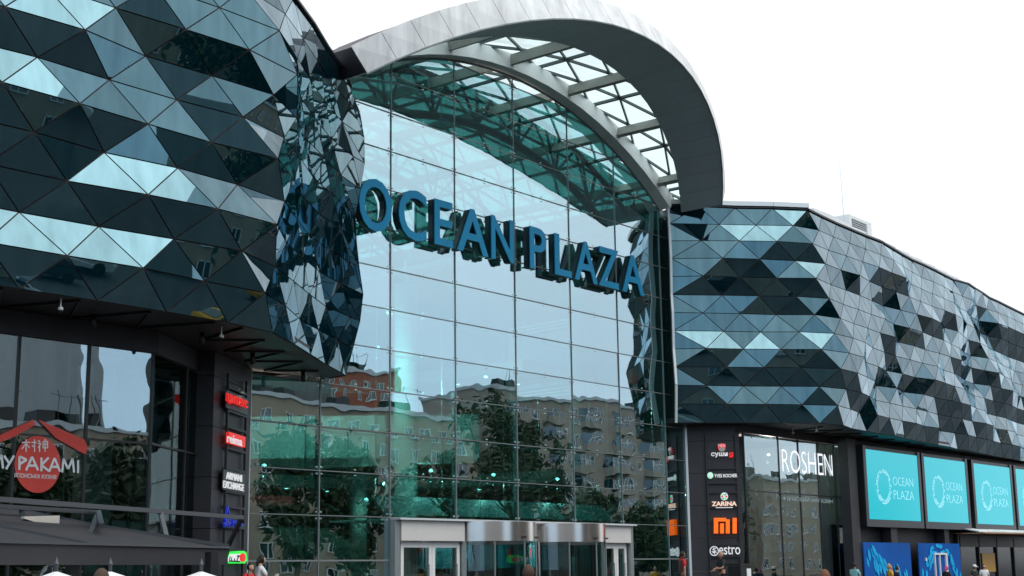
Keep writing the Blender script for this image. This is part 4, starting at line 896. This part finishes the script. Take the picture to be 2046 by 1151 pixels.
# roof plant and mast
ac = empty('roof_unit', (66, 33, 17.3), 'white louvred ventilation unit on the roof of the right wing', 'ventilation unit')
p = onPl(1722, 450, Vector((0, 33.2, 0)), Vector((0, -1, 0)))
MB().box(p.x-1.6, p.x+1.3, 33.2, 34.4, 17.2, p.z+.35).build('casing', M['plastic_white'], ac)
mb = MB()
for i in range(8): mb.box(p.x-1.3, p.x+.6, 33.14, 33.19, p.z-.75+i*.12, p.z-.69+i*.12)
build_each(mb, 'louvre', M['mullion'], ac)
q = onPl(1688, 445, Vector((0, 33.0, 0)), Vector((0, -1, 0)))
ms = empty('lightning_mast', (q.x, 33, 17.3), 'thin lightning mast with splayed legs standing on the right wing roof', 'mast')
MB().tube([(q.x, 33, 17.4), (q.x-.2, 33, 23.6)], .03, 6, r1=.012).build('rod', M['spider'], ms)
for a in (-1, 1): MB().tube([(q.x+a*1.1, 33, 17.3), (q.x, 33, 18.8)], .025, 6).build('leg', M['spider'], ms)
MB().tube([(q.x, 33.9, 17.3), (q.x, 33, 18.8)], .025, 6).build('leg', M['spider'], ms)
# cameras and spotlights under the overhangs
def sec_camera(p, lb):
    s = empty('security_camera', p, lb, 'camera', 'security cameras under the soffits'); x, y, z = p; z += .03
    MB().tube([(x, y, z), (x, y, z-.2)], .018, 6).build('stem', M['plastic_white'], s)
    MB().lathe([(0, -.17), (.04, -.17), (.06, -.2), (.06, -.25), (0, -.25)], p, 14).build('housing', M['plastic_white'], s, True)
    MB().lathe([(.05, -.25), (.042, -.29), (.02, -.31), (0, -.315)], p, 14).build('dome', M['black'], s, True)
for px, py, lb in ((122, 598, 'white dome camera on a stem under the left soffit, above the restaurant window'), (443, 655, 'small white dome camera under the left soffit near the corner'), (1584, 855, 'white dome camera under the right wing soffit above the tall white lettering'), (1631, 851, 'small grey camera under the right soffit, right of the white dome camera')):
    sec_camera(onZ(px, py, ZB-.02), lb)
for px, py, lb in ((187, 628, 'black cylinder spotlight under the left soffit, right of the stemmed camera'), (404, 664, 'black cylinder spotlight under the left soffit, left of the small camera'), (505, 705, 'black cylinder spotlight under the slanted left soffit'), (606, 742, 'black cylinder spotlight at the entrance end of the left soffit')):
    p = onZ(px, py, ZB-.02); s = empty('spotlight', p, lb, 'spotlight', 'black spotlights under the left soffit'); MB().lathe([(0, 0), (.07, 0), (.07, -.32), (.055, -.32), (.05, -.28), (0, -.28)], p, 14).build('barrel', M['black'], s, True); MB().lathe([(.048, -.3), (0, -.305)], p, 12).build('lens', M['spider'], s)
# ------------------------------------------------------------------ terrace pavilion, lower left
pv = empty('terrace_pavilion', (16, 21.5, 0), 'black fabric terrace pavilion with grey steel roof frames beneath the left shop window', 'pavilion')
ZF = 2.2
f0, f1 = onZ(-260, 1079, ZF), onZ(456, 1096, ZF); fd = (f1-f0).normalized(); fn = Vector((fd.y, -fd.x, 0))
zb_ = onY(200, 1129, f0.lerp(f1, .6).y).z
MB().prism([f0, f1, f1+Vector((0, 0, zb_-ZF)), f0+Vector((0, 0, zb_-ZF))], -fn*.06).build('valance', M['fabric'], pv)
MB().beam(f0+fn*.02+Vector((0, 0, .02)), f1+fn*.02+Vector((0, 0, .02)), .05, .04).build('front_rail', M['gunmetal'], pv)
ZR_ = 2.98
def pp(px, py, z): return onZ(px, py, z)
a0, a1 = pp(-200, 983, 3.0), pp(483, 1034, 3.0); b0, b1 = pp(-200, 1000, 2.96), pp(197, 1024, 2.96)
pln = fd.cross((-fn*2.6+Vector((0, 0, .62))).normalized()); 
def rp(px, py): return onPl(px, py, f0, pln)
back = [rp(-160, 1000), rp(42, 1019), rp(203, 1052), f1]; mid_ = rp(174, 1087); r1_ = rp(-120, 1030)
mb = MB(); dn = Vector((0, 0, -.02))
def tri(*p): mb.prism([v+Vector((0, 0, .0)) for v in p], (0, 0, -.015))
tri(f0, mid_, r1_); tri(mid_, back[2], back[1]); tri(mid_, back[1], r1_); tri(mid_, f1, back[2]); tri(r1_, back[1], back[0])
mb.build('roof_fabric', M['fabric'], pv)
mb = MB().beam(r1_, mid_, .09, .07).beam(back[0], back[1], .06, .05).beam(back[1], back[2], .08, .06).beam(back[2], f1+Vector((0, 0, .05)), .09, .07); build_each(mb, 'hip_rafter', M['gunmetal'], pv)
MB().beam(a0, a1, .11, .09).beam(b0, b1, .10, .08).build('top_rail', M['gunmetal'], pv)
mb = MB()
for p, q in ((pp(42, 1016, 2.95), pp(52, 1064, 2.5)), (b1, pp(172, 1090, 2.22)), (pp(320, 1022, 3.0), pp(333, 1076, 2.42)), (a1, pp(446, 1112, 2.1)), (pp(197, 1024, 2.95), pp(203, 1050, 2.6))): mb.beam(p, q, .09, .09)
build_each(mb, 'strut', M['gunmetal'], pv)
mb = MB()
for px in (159, 436, -160): p = pp(px, 1100, 2.12); mb.box(p.x-.09, p.x+.09, p.y+.1, p.y+.28, 0, 2.1)
build_each(mb, 'post', M['black'], pv)
p0, p1 = pp(96, 1029, 2.75), pp(167, 1036, 2.72)
# folded cream awning behind the frame
MB().prism([p0+Vector((.3, 1.2, -.02)), p1+Vector((.3, 1.2, -.16)), p1+Vector((.3, 1.2, .1)), p0+Vector((.3, 1.2, .02))], (0, .1, 0)).build('rolled_blind', M['cream'], pv)
# table umbrellas under it
for i, (px, lb) in enumerate(((112, 'white table umbrella left of the pavilion post'), (220, 'white table umbrella right of the pavilion post'), (402, 'white table umbrella at the entrance end of the pavilion'))):
    p = at(px, 1141, 23.5+i*.8); s = empty('table_umbrella', (p.x, p.y, 0), lb, 'umbrella', 'white umbrellas under the pavilion')
    zt = p.z; n = 8; R0 = 1.35; mb = MB(); ring = [Vector((p.x+R0*math.cos(2*math.pi*k/n), p.y+R0*math.sin(2*math.pi*k/n), zt-.42)) for k in range(n)]
    vs = [Vector((p.x, p.y, zt))]+[Vector((p.x, p.y, zt)).lerp(r, .5)+Vector((0, 0, -.02)) for r in ring]+ring+[r-Vector((0, 0, .16)) for r in ring]
    fs = [(0, 1+k, 1+(k+1) % n) for k in range(n)]+[(1+k, 9+k, 9+(k+1) % n, 1+(k+1) % n) for k in range(n)]+[(9+k, 17+k, 17+(k+1) % n, 9+(k+1) % n) for k in range(n)]
    mb.add(vs, fs); mb.build('canopy', M['umbrella'], s); MB().tube([(p.x, p.y, 0), (p.x, p.y, zt+.10)], .03, 8).lathe([(0, .0), (.04, .03), (0, .14)], (p.x, p.y, zt+.08), 8).build('pole', M['gunmetal'], s)
# ------------------------------------------------------------------ the other side of the square (seen in the glass)
def house(name, lb, x0, x1, y1, depth, floors, wall, fh=2.9, bay=None, wx=3.2, seed=0):
    rd = random.Random(seed); h = floors*fh+1.2; s = empty(name, ((x0+x1)/2, y1, 0), lb, 'apartment block')
    MB().box(x0, x1, y1-depth, y1, 0, h).build('wall', wall, s)
    MB().box(x0-.3, x1+.3, y1-depth-.3, y1+.3, h, h+.5).build('roof', M['soffit'], s)
    mb = MB()
    for i in range(5): x = x0+4+rd.random()*(x1-x0-8); mb.box(x-1.2, x+1.2, y1-6, y1-4, h+.5, h+2.2); mb.tube([(x+2, y1-5, h+.5), (x+2, y1-5, h+4.5)], .05, 5); mb.beam((x+1, y1-5, h+4), (x+3, y1-5, h+4), .05, .05)
    mb.build('roof_plant', M['black'], s)
    if bay:
        mb = MB(); n = int((x1-x0)/bay)
        for i in range(n):
            c = x0+(i+.5)*bay
            for f in range(floors): z = f*fh+.5; mb.prism([(c-2.2, y1+.02, z), (c+2.2, y1+.02, z), (c+1.6, y1+1.3, z), (c-1.6, y1+1.3, z)][::-1], (0, 0, 1.15))
        mb.build('balcony', M['brickwall2'], s)
        for i in range(n):
            mbb = MB(); c = x0+(i+.5)*bay
            for f in range(floors): z = f*fh+1.66; mbb.prism([(c-2.1, y1+.03, z), (c+2.1, y1+.03, z), (c+1.5, y1+1.2, z), (c-1.5, y1+1.2, z)][::-1], (0, 0, 1.35))
            b = mbb.build('balcony_glazing', M['winglass'], s)
            fr = MB()
            for f in range(floors):
                z = f*fh+1.66
                for u in (-1.5, -.75, 0, .75, 1.5): fr.box(c+u-.05, c+u+.05, y1+1.2, y1+1.26, z, z+1.35)
                fr.box(c-1.5, c+1.5, y1+1.2, y1+1.27, z+.62, z+.70)
            fr.build('balcony_frame', M['winframe'], b)
    wm = MB().box(-.75, .75, 0, .06, 0, 1.5); fm = MB()
    for a, b in ((-.8, -.7), (-.05, .05), (.7, .8)): fm.box(a, b, .06, .14, -.05, 1.55)
    fm.box(-.8, .8, .06, .16, -.12, .0).box(-.8, .8, .06, .14, 1.45, 1.55)
    w0 = f0_ = None; cnt = 0; xs_ = []
    x = x0+1.8
    while x < x1-1.5:
        if not bay or abs(((x-x0) % bay)-bay/2) > 2.9: xs_.append(x)
        x += wx
    while len(xs_)*floors > 98: xs_ = xs_[::2] if len(xs_)*floors > 190 else xs_[:-1]
    for x in xs_:
        for f in range(floors):
            if w0 is None: w = wm.build('window', M['winglass'], None); fr = fm.build('frame', M['winframe'], None); w0, f0_ = w, fr
            else: w = w0.copy(); fr = f0_.copy(); COL.objects.link(w); COL.objects.link(fr); w.parent = None; fr.parent = None
            w.location = (x, y1, f*fh+1.1); fr.location = (x, y1, f*fh+1.1); attach(w, s); attach(fr, w)
    return s
house('apartment_block', 'beige brick apartment block reflected in the left half of the entrance glass', 106, 150, -60, 13, 7, M['brickwall'], wx=3.6, seed=1)
house('apartment_block', 'grey brick block with glazed bay balconies reflected in the right half of the entrance', 153, 205, -58, 14, 8, M['brickwall2'], fh=3.1, bay=8.6, seed=2)
house('apartment_block', 'beige plain apartment block reflected in the left shop windows', 62, 102, -62, 12, 5, M['brickwall'], wx=3.4, seed=3)
house('apartment_block', 'long beige apartment block reflected at the right end of the glass', 207, 262, -52, 13, 5, M['brickwall'], wx=4.2, seed=6)
house('apartment_block', 'grey apartment block mirrored in the turned front of the right wing', -60, 30, -66, 14, 6, M['brickwall2'], wx=6, seed=4)
house('apartment_block', 'red brick apartment tower reflected beside the left wing edge', 178, 197, -120, 12, 13, M['redbrick'], wx=3.4, seed=5)
tw = empty('office_tower', (66, -90, 0), 'tall grey panelled tower reflected in the left shop windows', 'tower'); MB().box(74, 103, -104, -88, 0, 66).build('wall', mat('grey tower panel', (.34, .37, .39), .5, noise=.2, nscale=.3, streak=True), tw)
ht = empty('reflection_block', (132, -92, 0), 'tall dark block added out of view to darken the mirrored end of the right wing', 'tower'); MB().box(119, 146, -100, -85, 0, 74).build('wall', mat('dark reflection block', (.10, .11, .11), .6, noise=.3, nscale=.3, streak=True), ht)  # unseen block, added so the mirrored wing end turns dark
def tree(px, py_top, Yv, w, lb, tall=1.0, n=4600, seed=0, plane=33):
    rd = random.Random(seed); p = onY(px, py_top, Yv); h = p.z; X, Y = p.x, 2*plane-Yv
    s = empty('tree', (X, Y, 0), lb, 'tree', 'trees reflected in the glass')
    mb = MB().tube([(X, Y, 0), (X+.2, Y, h*.35), (X-.1, Y, h*.8)], .38, 8, r1=.08)
    for i in range(7):
        z = h*(.25+.09*i); a = i*2.4; mb.tube([(X, Y, z), (X+math.cos(a)*w*.3, Y+math.sin(a)*w*.3, z+h*.14)], .12, 5, r1=.03)
    mb.build('trunk', M['trunk'], s)
    lb_ = MB(); cl = []
    for i in range(46):
        u = rd.random(); z = h*(.2+.78*u); r = w*.5*math.sin(math.pi*min(1, .12+.88*(1-u)))**.7; a = rd.random()*6.28; q = math.sqrt(rd.random()); cl.append((Vector((X+r*q*math.cos(a), Y+r*q*math.sin(a), z)), w*.10+rd.random()*w*.10))
    for i in range(n):
        c, r = cl[i % len(cl)]; v = Vector((rd.gauss(0, 1), rd.gauss(0, 1), rd.gauss(0, 1.1)))*r*.55+c; d = Vector((rd.gauss(0, 1), rd.gauss(0, 1), rd.gauss(0, 1))).normalized(); e = d.orthogonal().normalized(); l = .30+rd.random()*.25
        lb_.add([v, v+d*l+e*l*.4, v+d*l*2, v+d*l-e*l*.4], [(0, 1, 2, 3)])
    lb_.build('crown', M['leaf'], s); return s
for i, (px, py, Yv, w, lb) in enumerate(((985, 800, 108, 9, 'tall dense dark tree mirrored in the middle of the entrance glass'), (1060, 835, 110, 8, 'tall tree mirrored right of the densest one in the glass'), (590, 872, 106, 7, 'thin tree mirrored in the lower left of the entrance glass'), (700, 905, 104, 7, 'small tree mirrored left of the doors'), (1395, 940, 104, 6, 'dark tree mirrored at the right edge of the glass'), (1300, 1010, 98, 6, 'low tree mirrored beside the man in red'), (240, 905, 100, 7, 'tree mirrored in the left part of the shop window'), (860, 925, 100, 7, 'round tree mirrored above the white doors'), (1180, 985, 96, 7, 'low tree mirrored above the revolving doors'))):
    tree(px, py, Yv, w, lb, seed=i+20)
for i, (px, py, lb) in enumerate(((262, 915, 'tree mirrored in the left shop window beside the pylon'), (205, 940, 'tree mirrored right of the red disc on the left shop window'), (20, 925, 'tree mirrored at the left edge of the photo behind the lettering'))): tree(px, py-12, 96, 9, lb, seed=i+60, plane=29.5)
for px, py, a, lb in ((673, 76, .4, 'small dark bird flying above the left end of the arch'), (641, 93, -.3, 'smaller dark bird flying just left of and below the other')):
    p = at(px, py, 330); b_ = empty('bird', p, lb, 'bird')
    q = MB().tube([(p.x-.13, p.y, p.z), (p.x-.04, p.y, p.z+.01), (p.x+.08, p.y, p.z+.015), (p.x+.15, p.y, p.z+.02)], .035, 8); q.add([(p.x+.06, p.y, p.z+.02), (p.x-.05, p.y, p.z+.02), (p.x-.06, p.y+.16, p.z+.09), (p.x+.02, p.y+.17, p.z+.10), (p.x-.10, p.y+.30, p.z+.05), (p.x-.06, p.y-.16, p.z+.09), (p.x+.02, p.y-.17, p.z+.10), (p.x-.10, p.y-.30, p.z+.05)], [(0, 1, 2, 3), (3, 2, 4), (1, 0, 6, 5), (5, 6, 7)]); q.build('body', M['hair_d'], b_)
# cars on the road, picked up by the facets
CARC = 0
def car(x, y, rz, col, lb):
    s = bpy.data.objects.new('parked_car', None); COL.objects.link(s); tag(s, lb, 'car', 'cars on the road opposite the mall')
    bodym = mat('car paint', col, .25, .1)
    prof = [(-2.15, .35), (2.15, .35), (2.2, .62), (2.05, .80), (1.25, .93), (.55, 1.38), (-.85, 1.42), (-1.65, 1.0), (-2.12, .92), (-2.2, .6)]
    mb = MB(); n = len(prof)
    for k, (yy, sc, dz) in enumerate(((-.86, .95, -.02), (-.80, 1, 0), (.80, 1, 0), (.86, .95, -.02))): mb.v += [(a*sc, yy*(1 if b < 1 else .86), b+dz) for a, b in prof]
    for k in range(3): mb.f += [(k*n+i, k*n+(i+1) % n, (k+1)*n+(i+1) % n, (k+1)*n+i) for i in range(n)]
    mb.f += [tuple(range(n))[::-1], tuple(range(3*n, 4*n))]
    b = mb.build('body', bodym, None)
    g_ = MB()
    for sy in (-1, 1): g_.prism([(1.0, sy*.80, .98), (.5, sy*.745, 1.31), (-.8, sy*.745, 1.34), (-1.45, sy*.80, 1.0)], (0, sy*.03, 0))
    g_.prism([(1.22, -.65, .96), (1.22, .65, .96), (.60, .62, 1.33), (.60, -.62, 1.33)], (.03, 0, .02)); g_.prism([(-1.62, -.62, 1.03), (-1.62, .62, 1.03), (-.92, .6, 1.38), (-.92, -.6, 1.38)], (-.03, 0, .02))
    gl = g_.build('windows', M['black'], None)
    parts = [b, gl]
    for wx in (-1.35, 1.35):
        for sy in (-1, 1):
            w = MB().tube([(wx, sy*.70, .33), (wx, sy*.88, .33)], .33, 16); parts.append(w.build('wheel', M['black'], None))
    for sy in (-1, 1): parts.append(MB().box(2.08, 2.2, sy*.62-.18, sy*.62+.18, .60, .74).build('headlight', M['plastic_white'], None))
    for o in parts: o.parent = s
    s.location = (x, y, .0); s.rotation_euler = (0, 0, rz); return s
for a in ((34, -8, .1, (.7, .7, .7), 'white car on the road mirrored high in the left facets'), (46, -12, .05, (.72, .72, .72), 'white car mirrored in the middle of the left wing'), (40, -17, 3.1, (.02, .025, .04), 'dark car on the far lane of the road'), (58, -9, 0, (.75, .30, .01), 'orange-yellow car mirrored near the left wing corner'), (24, -14, .1, (.6, .6, .62), 'silver car on the road near the left end'), (84, -10, 0, (.75, .32, .01), 'orange taxi mirrored in the right wing'), (112, -12, 0, (.6, .02, .02), 'red car mirrored in the far facets')): car(*a)
# ------------------------------------------------------------------ people
def skin_mesh(name, V, E, mt, parent, sub=1):
    me = bpy.data.meshes.new(name); me.from_pydata([v[:3] for v in V], E, []); o = bpy.data.objects.new(name, me); COL.objects.link(o)
    md = o.modifiers.new('s', 'SKIN'); md.use_smooth_shade = True
    for i, v in enumerate(V):
        sv = me.skin_vertices[0].data[i]; r = v[3]; sv.radius = r if isinstance(r, tuple) else (r, r); sv.use_root = (i == 0)
    s2 = o.modifiers.new('b', 'SUBSURF'); s2.levels = sub; s2.render_levels = sub
    dg = bpy.context.evaluated_depsgraph_get(); dg.update(); m2 = bpy.data.meshes.new_from_object(o.evaluated_get(dg)); bpy.data.objects.remove(o); bpy.data.meshes.remove(me)
    m2.materials.clear(); m2.materials.append(mt); m2.name = name
    return m2
def head_verts(c, hs):
    vs = []; fs = []; n, mm = 16, 12
    for j in range(mm+1):
        ph = math.pi*j/mm
        for k in range(n):
            a = 2*math.pi*k/n; x = math.sin(ph)*math.cos(a); y = math.sin(ph)*math.sin(a); z = math.cos(ph)
            px, py_, pz = x*.078, y*.098, z*.118
            if z < -.1: px *= 1-.30*(-z-.1); py_ = py_*(1-.12*(-z)) + (.012 if y > 0 else -.0)
            if y > .80 and abs(x) < .22 and -.35 < z < .12: py_ += .022*(1-abs(x)/.3)*(1 if z < -.05 else .5)
            if y > .6 and .05 < z < .3 and .15 < abs(x) < .6: py_ -= .008
            if abs(x) > .93 and abs(z) < .25: px += .014*(1 if x > 0 else -1)
            vs.append(c+Vector((px, py_, pz))*hs)
    for j in range(mm):
        for k in range(n): fs.append((j*n+k, j*n+(k+1) % n, (j+1)*n+(k+1) % n, (j+1)*n+k))
    return vs, fs
def person(px, py, D, zg, face, lb, top, legs, hair, skin='skin', pose='walk', long=0, bag=None, sleeve=1, cap=None, lean=0):
    p = at(px, py, D); H = p.z-zg; k = H/1.75
    s = bpy.data.objects.new('person', None); COL.objects.link(s); tag(s, lb, 'person')
    st_ = .16 if pose == 'walk' else .03
    la = dict(walk=((.05, .10), (-.02, -.05)), phone=((.14, .34), (.10, .30)), stand=((.02, .08), (.02, .08)), read=((.16, .36), (.16, .36)))[pose]
    hz_ = dict(walk=(.98, .90), phone=(1.14, 1.06), stand=(.90, .90), read=(1.12, 1.14))[pose]
    L = lean
    V = [(0, 0, .94, .125), (0, .01+L*.3, 1.12, (.135, .105)), (0, .015+L*.6, 1.32, (.155, .115)), (0, .0+L, 1.46, .062), (0, .015+L*1.1, 1.57, .055)]
    E = [(0, 1), (1, 2), (2, 3), (3, 4)]
    hand = []
    for sx, (ey, wy), wz in ((-1, la[0], hz_[0]), (1, la[1], hz_[1])):
        b = len(V); inx = .10 if pose in ('phone', 'read') else .24
        V += [(sx*.165, L*.8, 1.415, .062), (sx*.225, ey-.02+L*.7, 1.14, .045), (sx*inx, wy+L*.6, wz, .028), (sx*(inx-.005), wy+(.06 if wz > 1 else .015)+L*.6, wz-(.01 if wz > 1 else .07), (.036, .016))]
        E += [(2, b), (b, b+1), (b+1, b+2), (b+2, b+3)]
        fd_ = Vector((0, .075, -.015)) if wz > 1 else Vector((0, .02, -.085))
        pv_ = Vector(V[-1][:3])
        for q, (o, l) in enumerate(((-.027, .85), (-.009, 1.0), (.009, .95), (.027, .75))):
            c0 = pv_+Vector((o*.9, 0, 0)); c1 = pv_+Vector((o*1.15, 0, 0))+fd_*.55*l; c2 = c1+(fd_*.45*l)+Vector((0, .012, -.018 if wz > 1 else 0)); j = len(V)
            V += [(*c1, .0085), (*c2, .0075)]; E += [(b+3, j), (j, j+1)]
        j = len(V); V += [(*(Vector(V[b+2][:3])+Vector((-sx*.035, .02, -.01))+fd_*.2), .010), (*(Vector(V[b+2][:3])+Vector((-sx*.05, .03, -.012))+fd_*.6), .0085)]; E += [(b+2, j), (j, j+1)]
    for sx, dy in ((-1, st_), (1, -st_)):
        b = len(V); V += [(sx*.095, 0, .88, .085), (sx*.10, dy*.7+.03, .50, .058), (sx*.10, dy*1.25-.02, .09, .040), (sx*.105, dy*1.25+.13, .035, .035)]; E += [(0, b), (b, b+1), (b+1, b+2), (b+2, b+3)]
    sk = skin_mesh('body', V, E, M[skin], s)
    hc = Vector((0, .035+L*1.25, 1.632)); hv, hfc = head_verts(hc, 1.0)
    bmm = bmesh.new(); bmm.from_mesh(sk); vs = [bmm.verts.new(v) for v in hv]
    for f in hfc:
        try: bmm.faces.new([vs[i] for i in f])
        except ValueError: pass
    for f in bmm.faces: f.smooth = True
    bmm.to_mesh(sk); bmm.free()
    out = [bpy.data.objects.new('body', sk)]
    # shirt: torso and sleeves
    SV = [(0, .0, .90, (.145, .125)), (0, .01+L*.3, 1.12, (.150, .118)), (0, .015+L*.6, 1.32, (.168, .126)), (0, L, 1.455, .075)]; SE = [(0, 1), (1, 2), (2, 3)]
    for sx, (ey, wy), wz in ((-1, la[0], hz_[0]), (1, la[1], hz_[1])):
        b = len(SV); SV += [(sx*.168, L*.8, 1.415, .076), (sx*.215, ey-.02+L*.7, 1.20, .064)]; SE += [(2, b), (b, b+1)]
        if sleeve > 1: inx = .10 if pose in ('phone', 'read') else .24; SV += [(sx*inx, wy+L*.6, wz+.02, .042)]; SE += [(b+1, b+2)]
    out.append(bpy.data.objects.new('shirt', skin_mesh('shirt', SV, SE, M[top], s)))
    TV = [(0, 0, .96, (.14, .122))]; TE = []
    for sx, dy in ((-1, st_), (1, -st_)):
        b = len(TV); TV += [(sx*.095, 0, .86, .102), (sx*.10, dy*.7+.03, .50, .076), (sx*.10, dy*1.25-.02, .12, .062)]; TE += [(0, b), (b, b+1), (b+1, b+2)]
    out.append(bpy.data.objects.new('trousers', skin_mesh('trousers', TV, TE, M[legs], s)))
    # hair: shell over the head, open at the face
    mb = MB(); hv2, _ = head_verts(hc+Vector((0, -.008, .010)), 1.10); n, mm = 16, 12; keep = []
    for j in range(mm):
        for q in range(n):
            ang = 2*math.pi*(q+.5)/n; ph = math.pi*(j+.5)/mm; facef = math.sin(ang)
            if (ph < 1.05) or (facef < .25 and ph < (2.0 if not long else 2.5)): keep.append((j*n+q, j*n+(q+1) % n, (j+1)*n+(q+1) % n, (j+1)*n+q))
    mb.add(hv2, keep)
    if long: mb.tube([hc+Vector((0, -.09, .03)), hc+Vector((0, -.13, -.08)), hc+Vector((.01, -.12, -.08-long))], .055, 8, r1=.025)
    ho = mb.build('hair', M[hair], None, True); out.append(ho)
    if cap:
        mb = MB().lathe([(.112, .0), (.110, .05), (.07, .105), (0, .125)], hc+Vector((0, -.005, .03)), 16).prism([hc+Vector((-.09, .06, .03)), hc+Vector((.09, .06, .03)), hc+Vector((.06, .19, .015)), hc+Vector((-.06, .19, .015))], (0, 0, .012)); out.append(mb.build('cap', M[cap], None, True))
    ey_ = MB()
    for sx in (-1, 1): ey_.lathe([(0, .006), (.011, 0), (0, -.006)], hc+Vector((sx*.030, .093, .012)), 8)
    out.append(ey_.build('eyes', M['hair_d'], None)); out.append(MB().box(-.022, .022, hc.y+.091, hc.y+.099, hc.z-.062, hc.z-.054).build('mouth', M['poster_red'], None))
    if bag == 'pack':
        mb = MB().prism([(-.15, -.10+L*.4, 1.02), (.15, -.10+L*.4, 1.02), (.14, -.10+L*.8, 1.42), (-.14, -.10+L*.8, 1.42)], (0, -.15, 0)); out.append(mb.build('backpack', M['c_black'], None))
        mb = MB()
        for sx in (-1, 1): mb.tube([(sx*.11, -.1+L*.8, 1.42), (sx*.115, .05+L*.7, 1.47), (sx*.12, .135+L*.6, 1.32), (sx*.13, .09+L*.4, 1.12), (sx*.13, -.1+L*.4, 1.06)], .022, 6)
        out.append(mb.build('backpack_strap', M['c_black'], None))
    for o in out:
        if o.name not in COL.objects: COL.objects.link(o)
        o.parent = s
    s.location = (p.x, p.y, zg); s.scale = (k, k, k); s.rotation_euler = (0, 0, face-math.pi/2)
    if pose in ('phone', 'read'):
        item = MB().box(-.04, .04, -.006, .006, 0, .15) if pose == 'phone' else MB().box(-.11, .11, -.012, .012, 0, .2)
        it_ = item.build('phone' if pose == 'phone' else 'booklet', M['black'] if pose == 'phone' else M['cream'], None)
        q = Matrix.Rotation(face-math.pi/2, 4, 'Z') @ Vector((-.07 if pose == 'phone' else 0, .44, 1.09 if pose == 'phone' else 1.08)); it_.location = Vector((p.x, p.y, zg))+q*k; it_.rotation_euler = (-.6, 0, face-math.pi/2)
        tag(it_, ('dark phone held by the man in black by the right pylon' if px < 1500 else 'dark phone held up by the person in pale teal') if pose == 'phone' else 'open pale booklet held by the woman in white', 'phone' if pose == 'phone' else 'booklet')
    return s
toR, toL, toC, awy = R_(-38), R_(142), R_(218), R_(38)
person(1362, 1102, 56, .45, toR+.2, 'man in a red t-shirt with dark backpack straps walking right beside the entrance glass', 'c_red', 'c_navy', 'hair_d', 'skin2', 'walk', bag='pack')
person(1441, 1103, 57.5, .45, toL+.2, 'bald man in a black t-shirt standing by the right pylon looking at a phone', 'c_black', 'c_black', 'skin2', 'skin2', 'phone')
person(1706, 1124, 63, 0, toR+.6, 'person in a pale teal t-shirt with a hand raised beside the first blue poster', 'c_teal', 'c_jeans', 'hair_d', 'skin', 'phone')
person(1777, 1127, 66, 0, toL, 'person in a yellow top with blond hair in front of the first blue poster', 'c_yellow', 'c_jeans', 'hair_blond', 'skin', 'stand', long=.25)
person(1791, 1131, 68, 0, toR, 'dark-haired person just behind the person in yellow', 'c_navy', 'c_black', 'hair_d', 'skin', 'stand')
person(1890, 1131, 70, 0, toR+.5, 'person in black with bright pink hair before the arched fish poster', 'c_black', 'c_black', 'hair_pink', 'skin', 'stand', long=.1)
person(1946, 1129, 72, 0, toC+.6, 'person in black with a white cap before the side doors', 'c_black', 'c_black', 'hair_b', 'skin', 'stand', cap='c_white')
person(1965, 1127, 71, 0, toC, 'person in a white top before the side doors, right of the white cap', 'c_white', 'c_jeans', 'hair_b', 'skin', 'stand', long=.2)
person(516, 1110, 38.5, .45, toR+.25, 'woman in a white shirt with dark tied hair reading a booklet by the left pylon', 'c_white', 'c_jeans', 'hair_d', 'skin', 'read', long=.12, lean=.06)
person(499, 1125, 36.5, .3, toR-.9, 'person in a red jacket with a black backpack, seen from behind at the left pylon', 'c_red', 'c_navy', 'hair_d', 'skin', 'walk', bag='pack', sleeve=2)
person(659, 1100, 46.5, .47, toL+.4, 'dark-dressed woman behind the entrance glass at the foot of the stairs', 'c_black', 'c_black', 'hair_d', 'skin', 'stand', long=.2, sleeve=2)
person(621, 1113, 45.8, .47, awy, 'person in a blue shirt behind the lower left entrance glass', 'c_blue', 'c_jeans', 'hair_d', 'skin', 'walk')
person(1055, 1130, 21, 0, awy-.2, 'brown-haired head seen from behind at the bottom edge before the revolving doors', 'c_grey', 'c_jeans', 'hair_b', 'skin', 'walk')
person(1648, 1140, 21, 0, awy, 'copper-haired head at the bottom edge before the right shop window', 'c_white', 'c_jeans', 'hair_r', 'skin', 'walk')
person(203, 1139, 15.5, 0, awy+.3, 'brown-haired head at the bottom edge under the pavilion', 'c_grey', 'c_jeans', 'hair_b', 'skin', 'walk')
kb = empty('litter_bin', onY(1478, 1136, 30.2)*1.0, 'black litter bin with a pale panel beside the right pylon', 'bin'); kb.location.z = .45
x, y = kb.location.x, kb.location.y
MB().box(x-.45, x+.45, y-.3, y+.3, .45, 1.7).box(x-.5, x+.5, y-.34, y+.34, 1.72, 1.80).build('casing', M['black'], kb); MB().box(x+.02, x+.36, y-.325, y-.305, .9, 1.6).build('notice', M['inner_white'], kb)
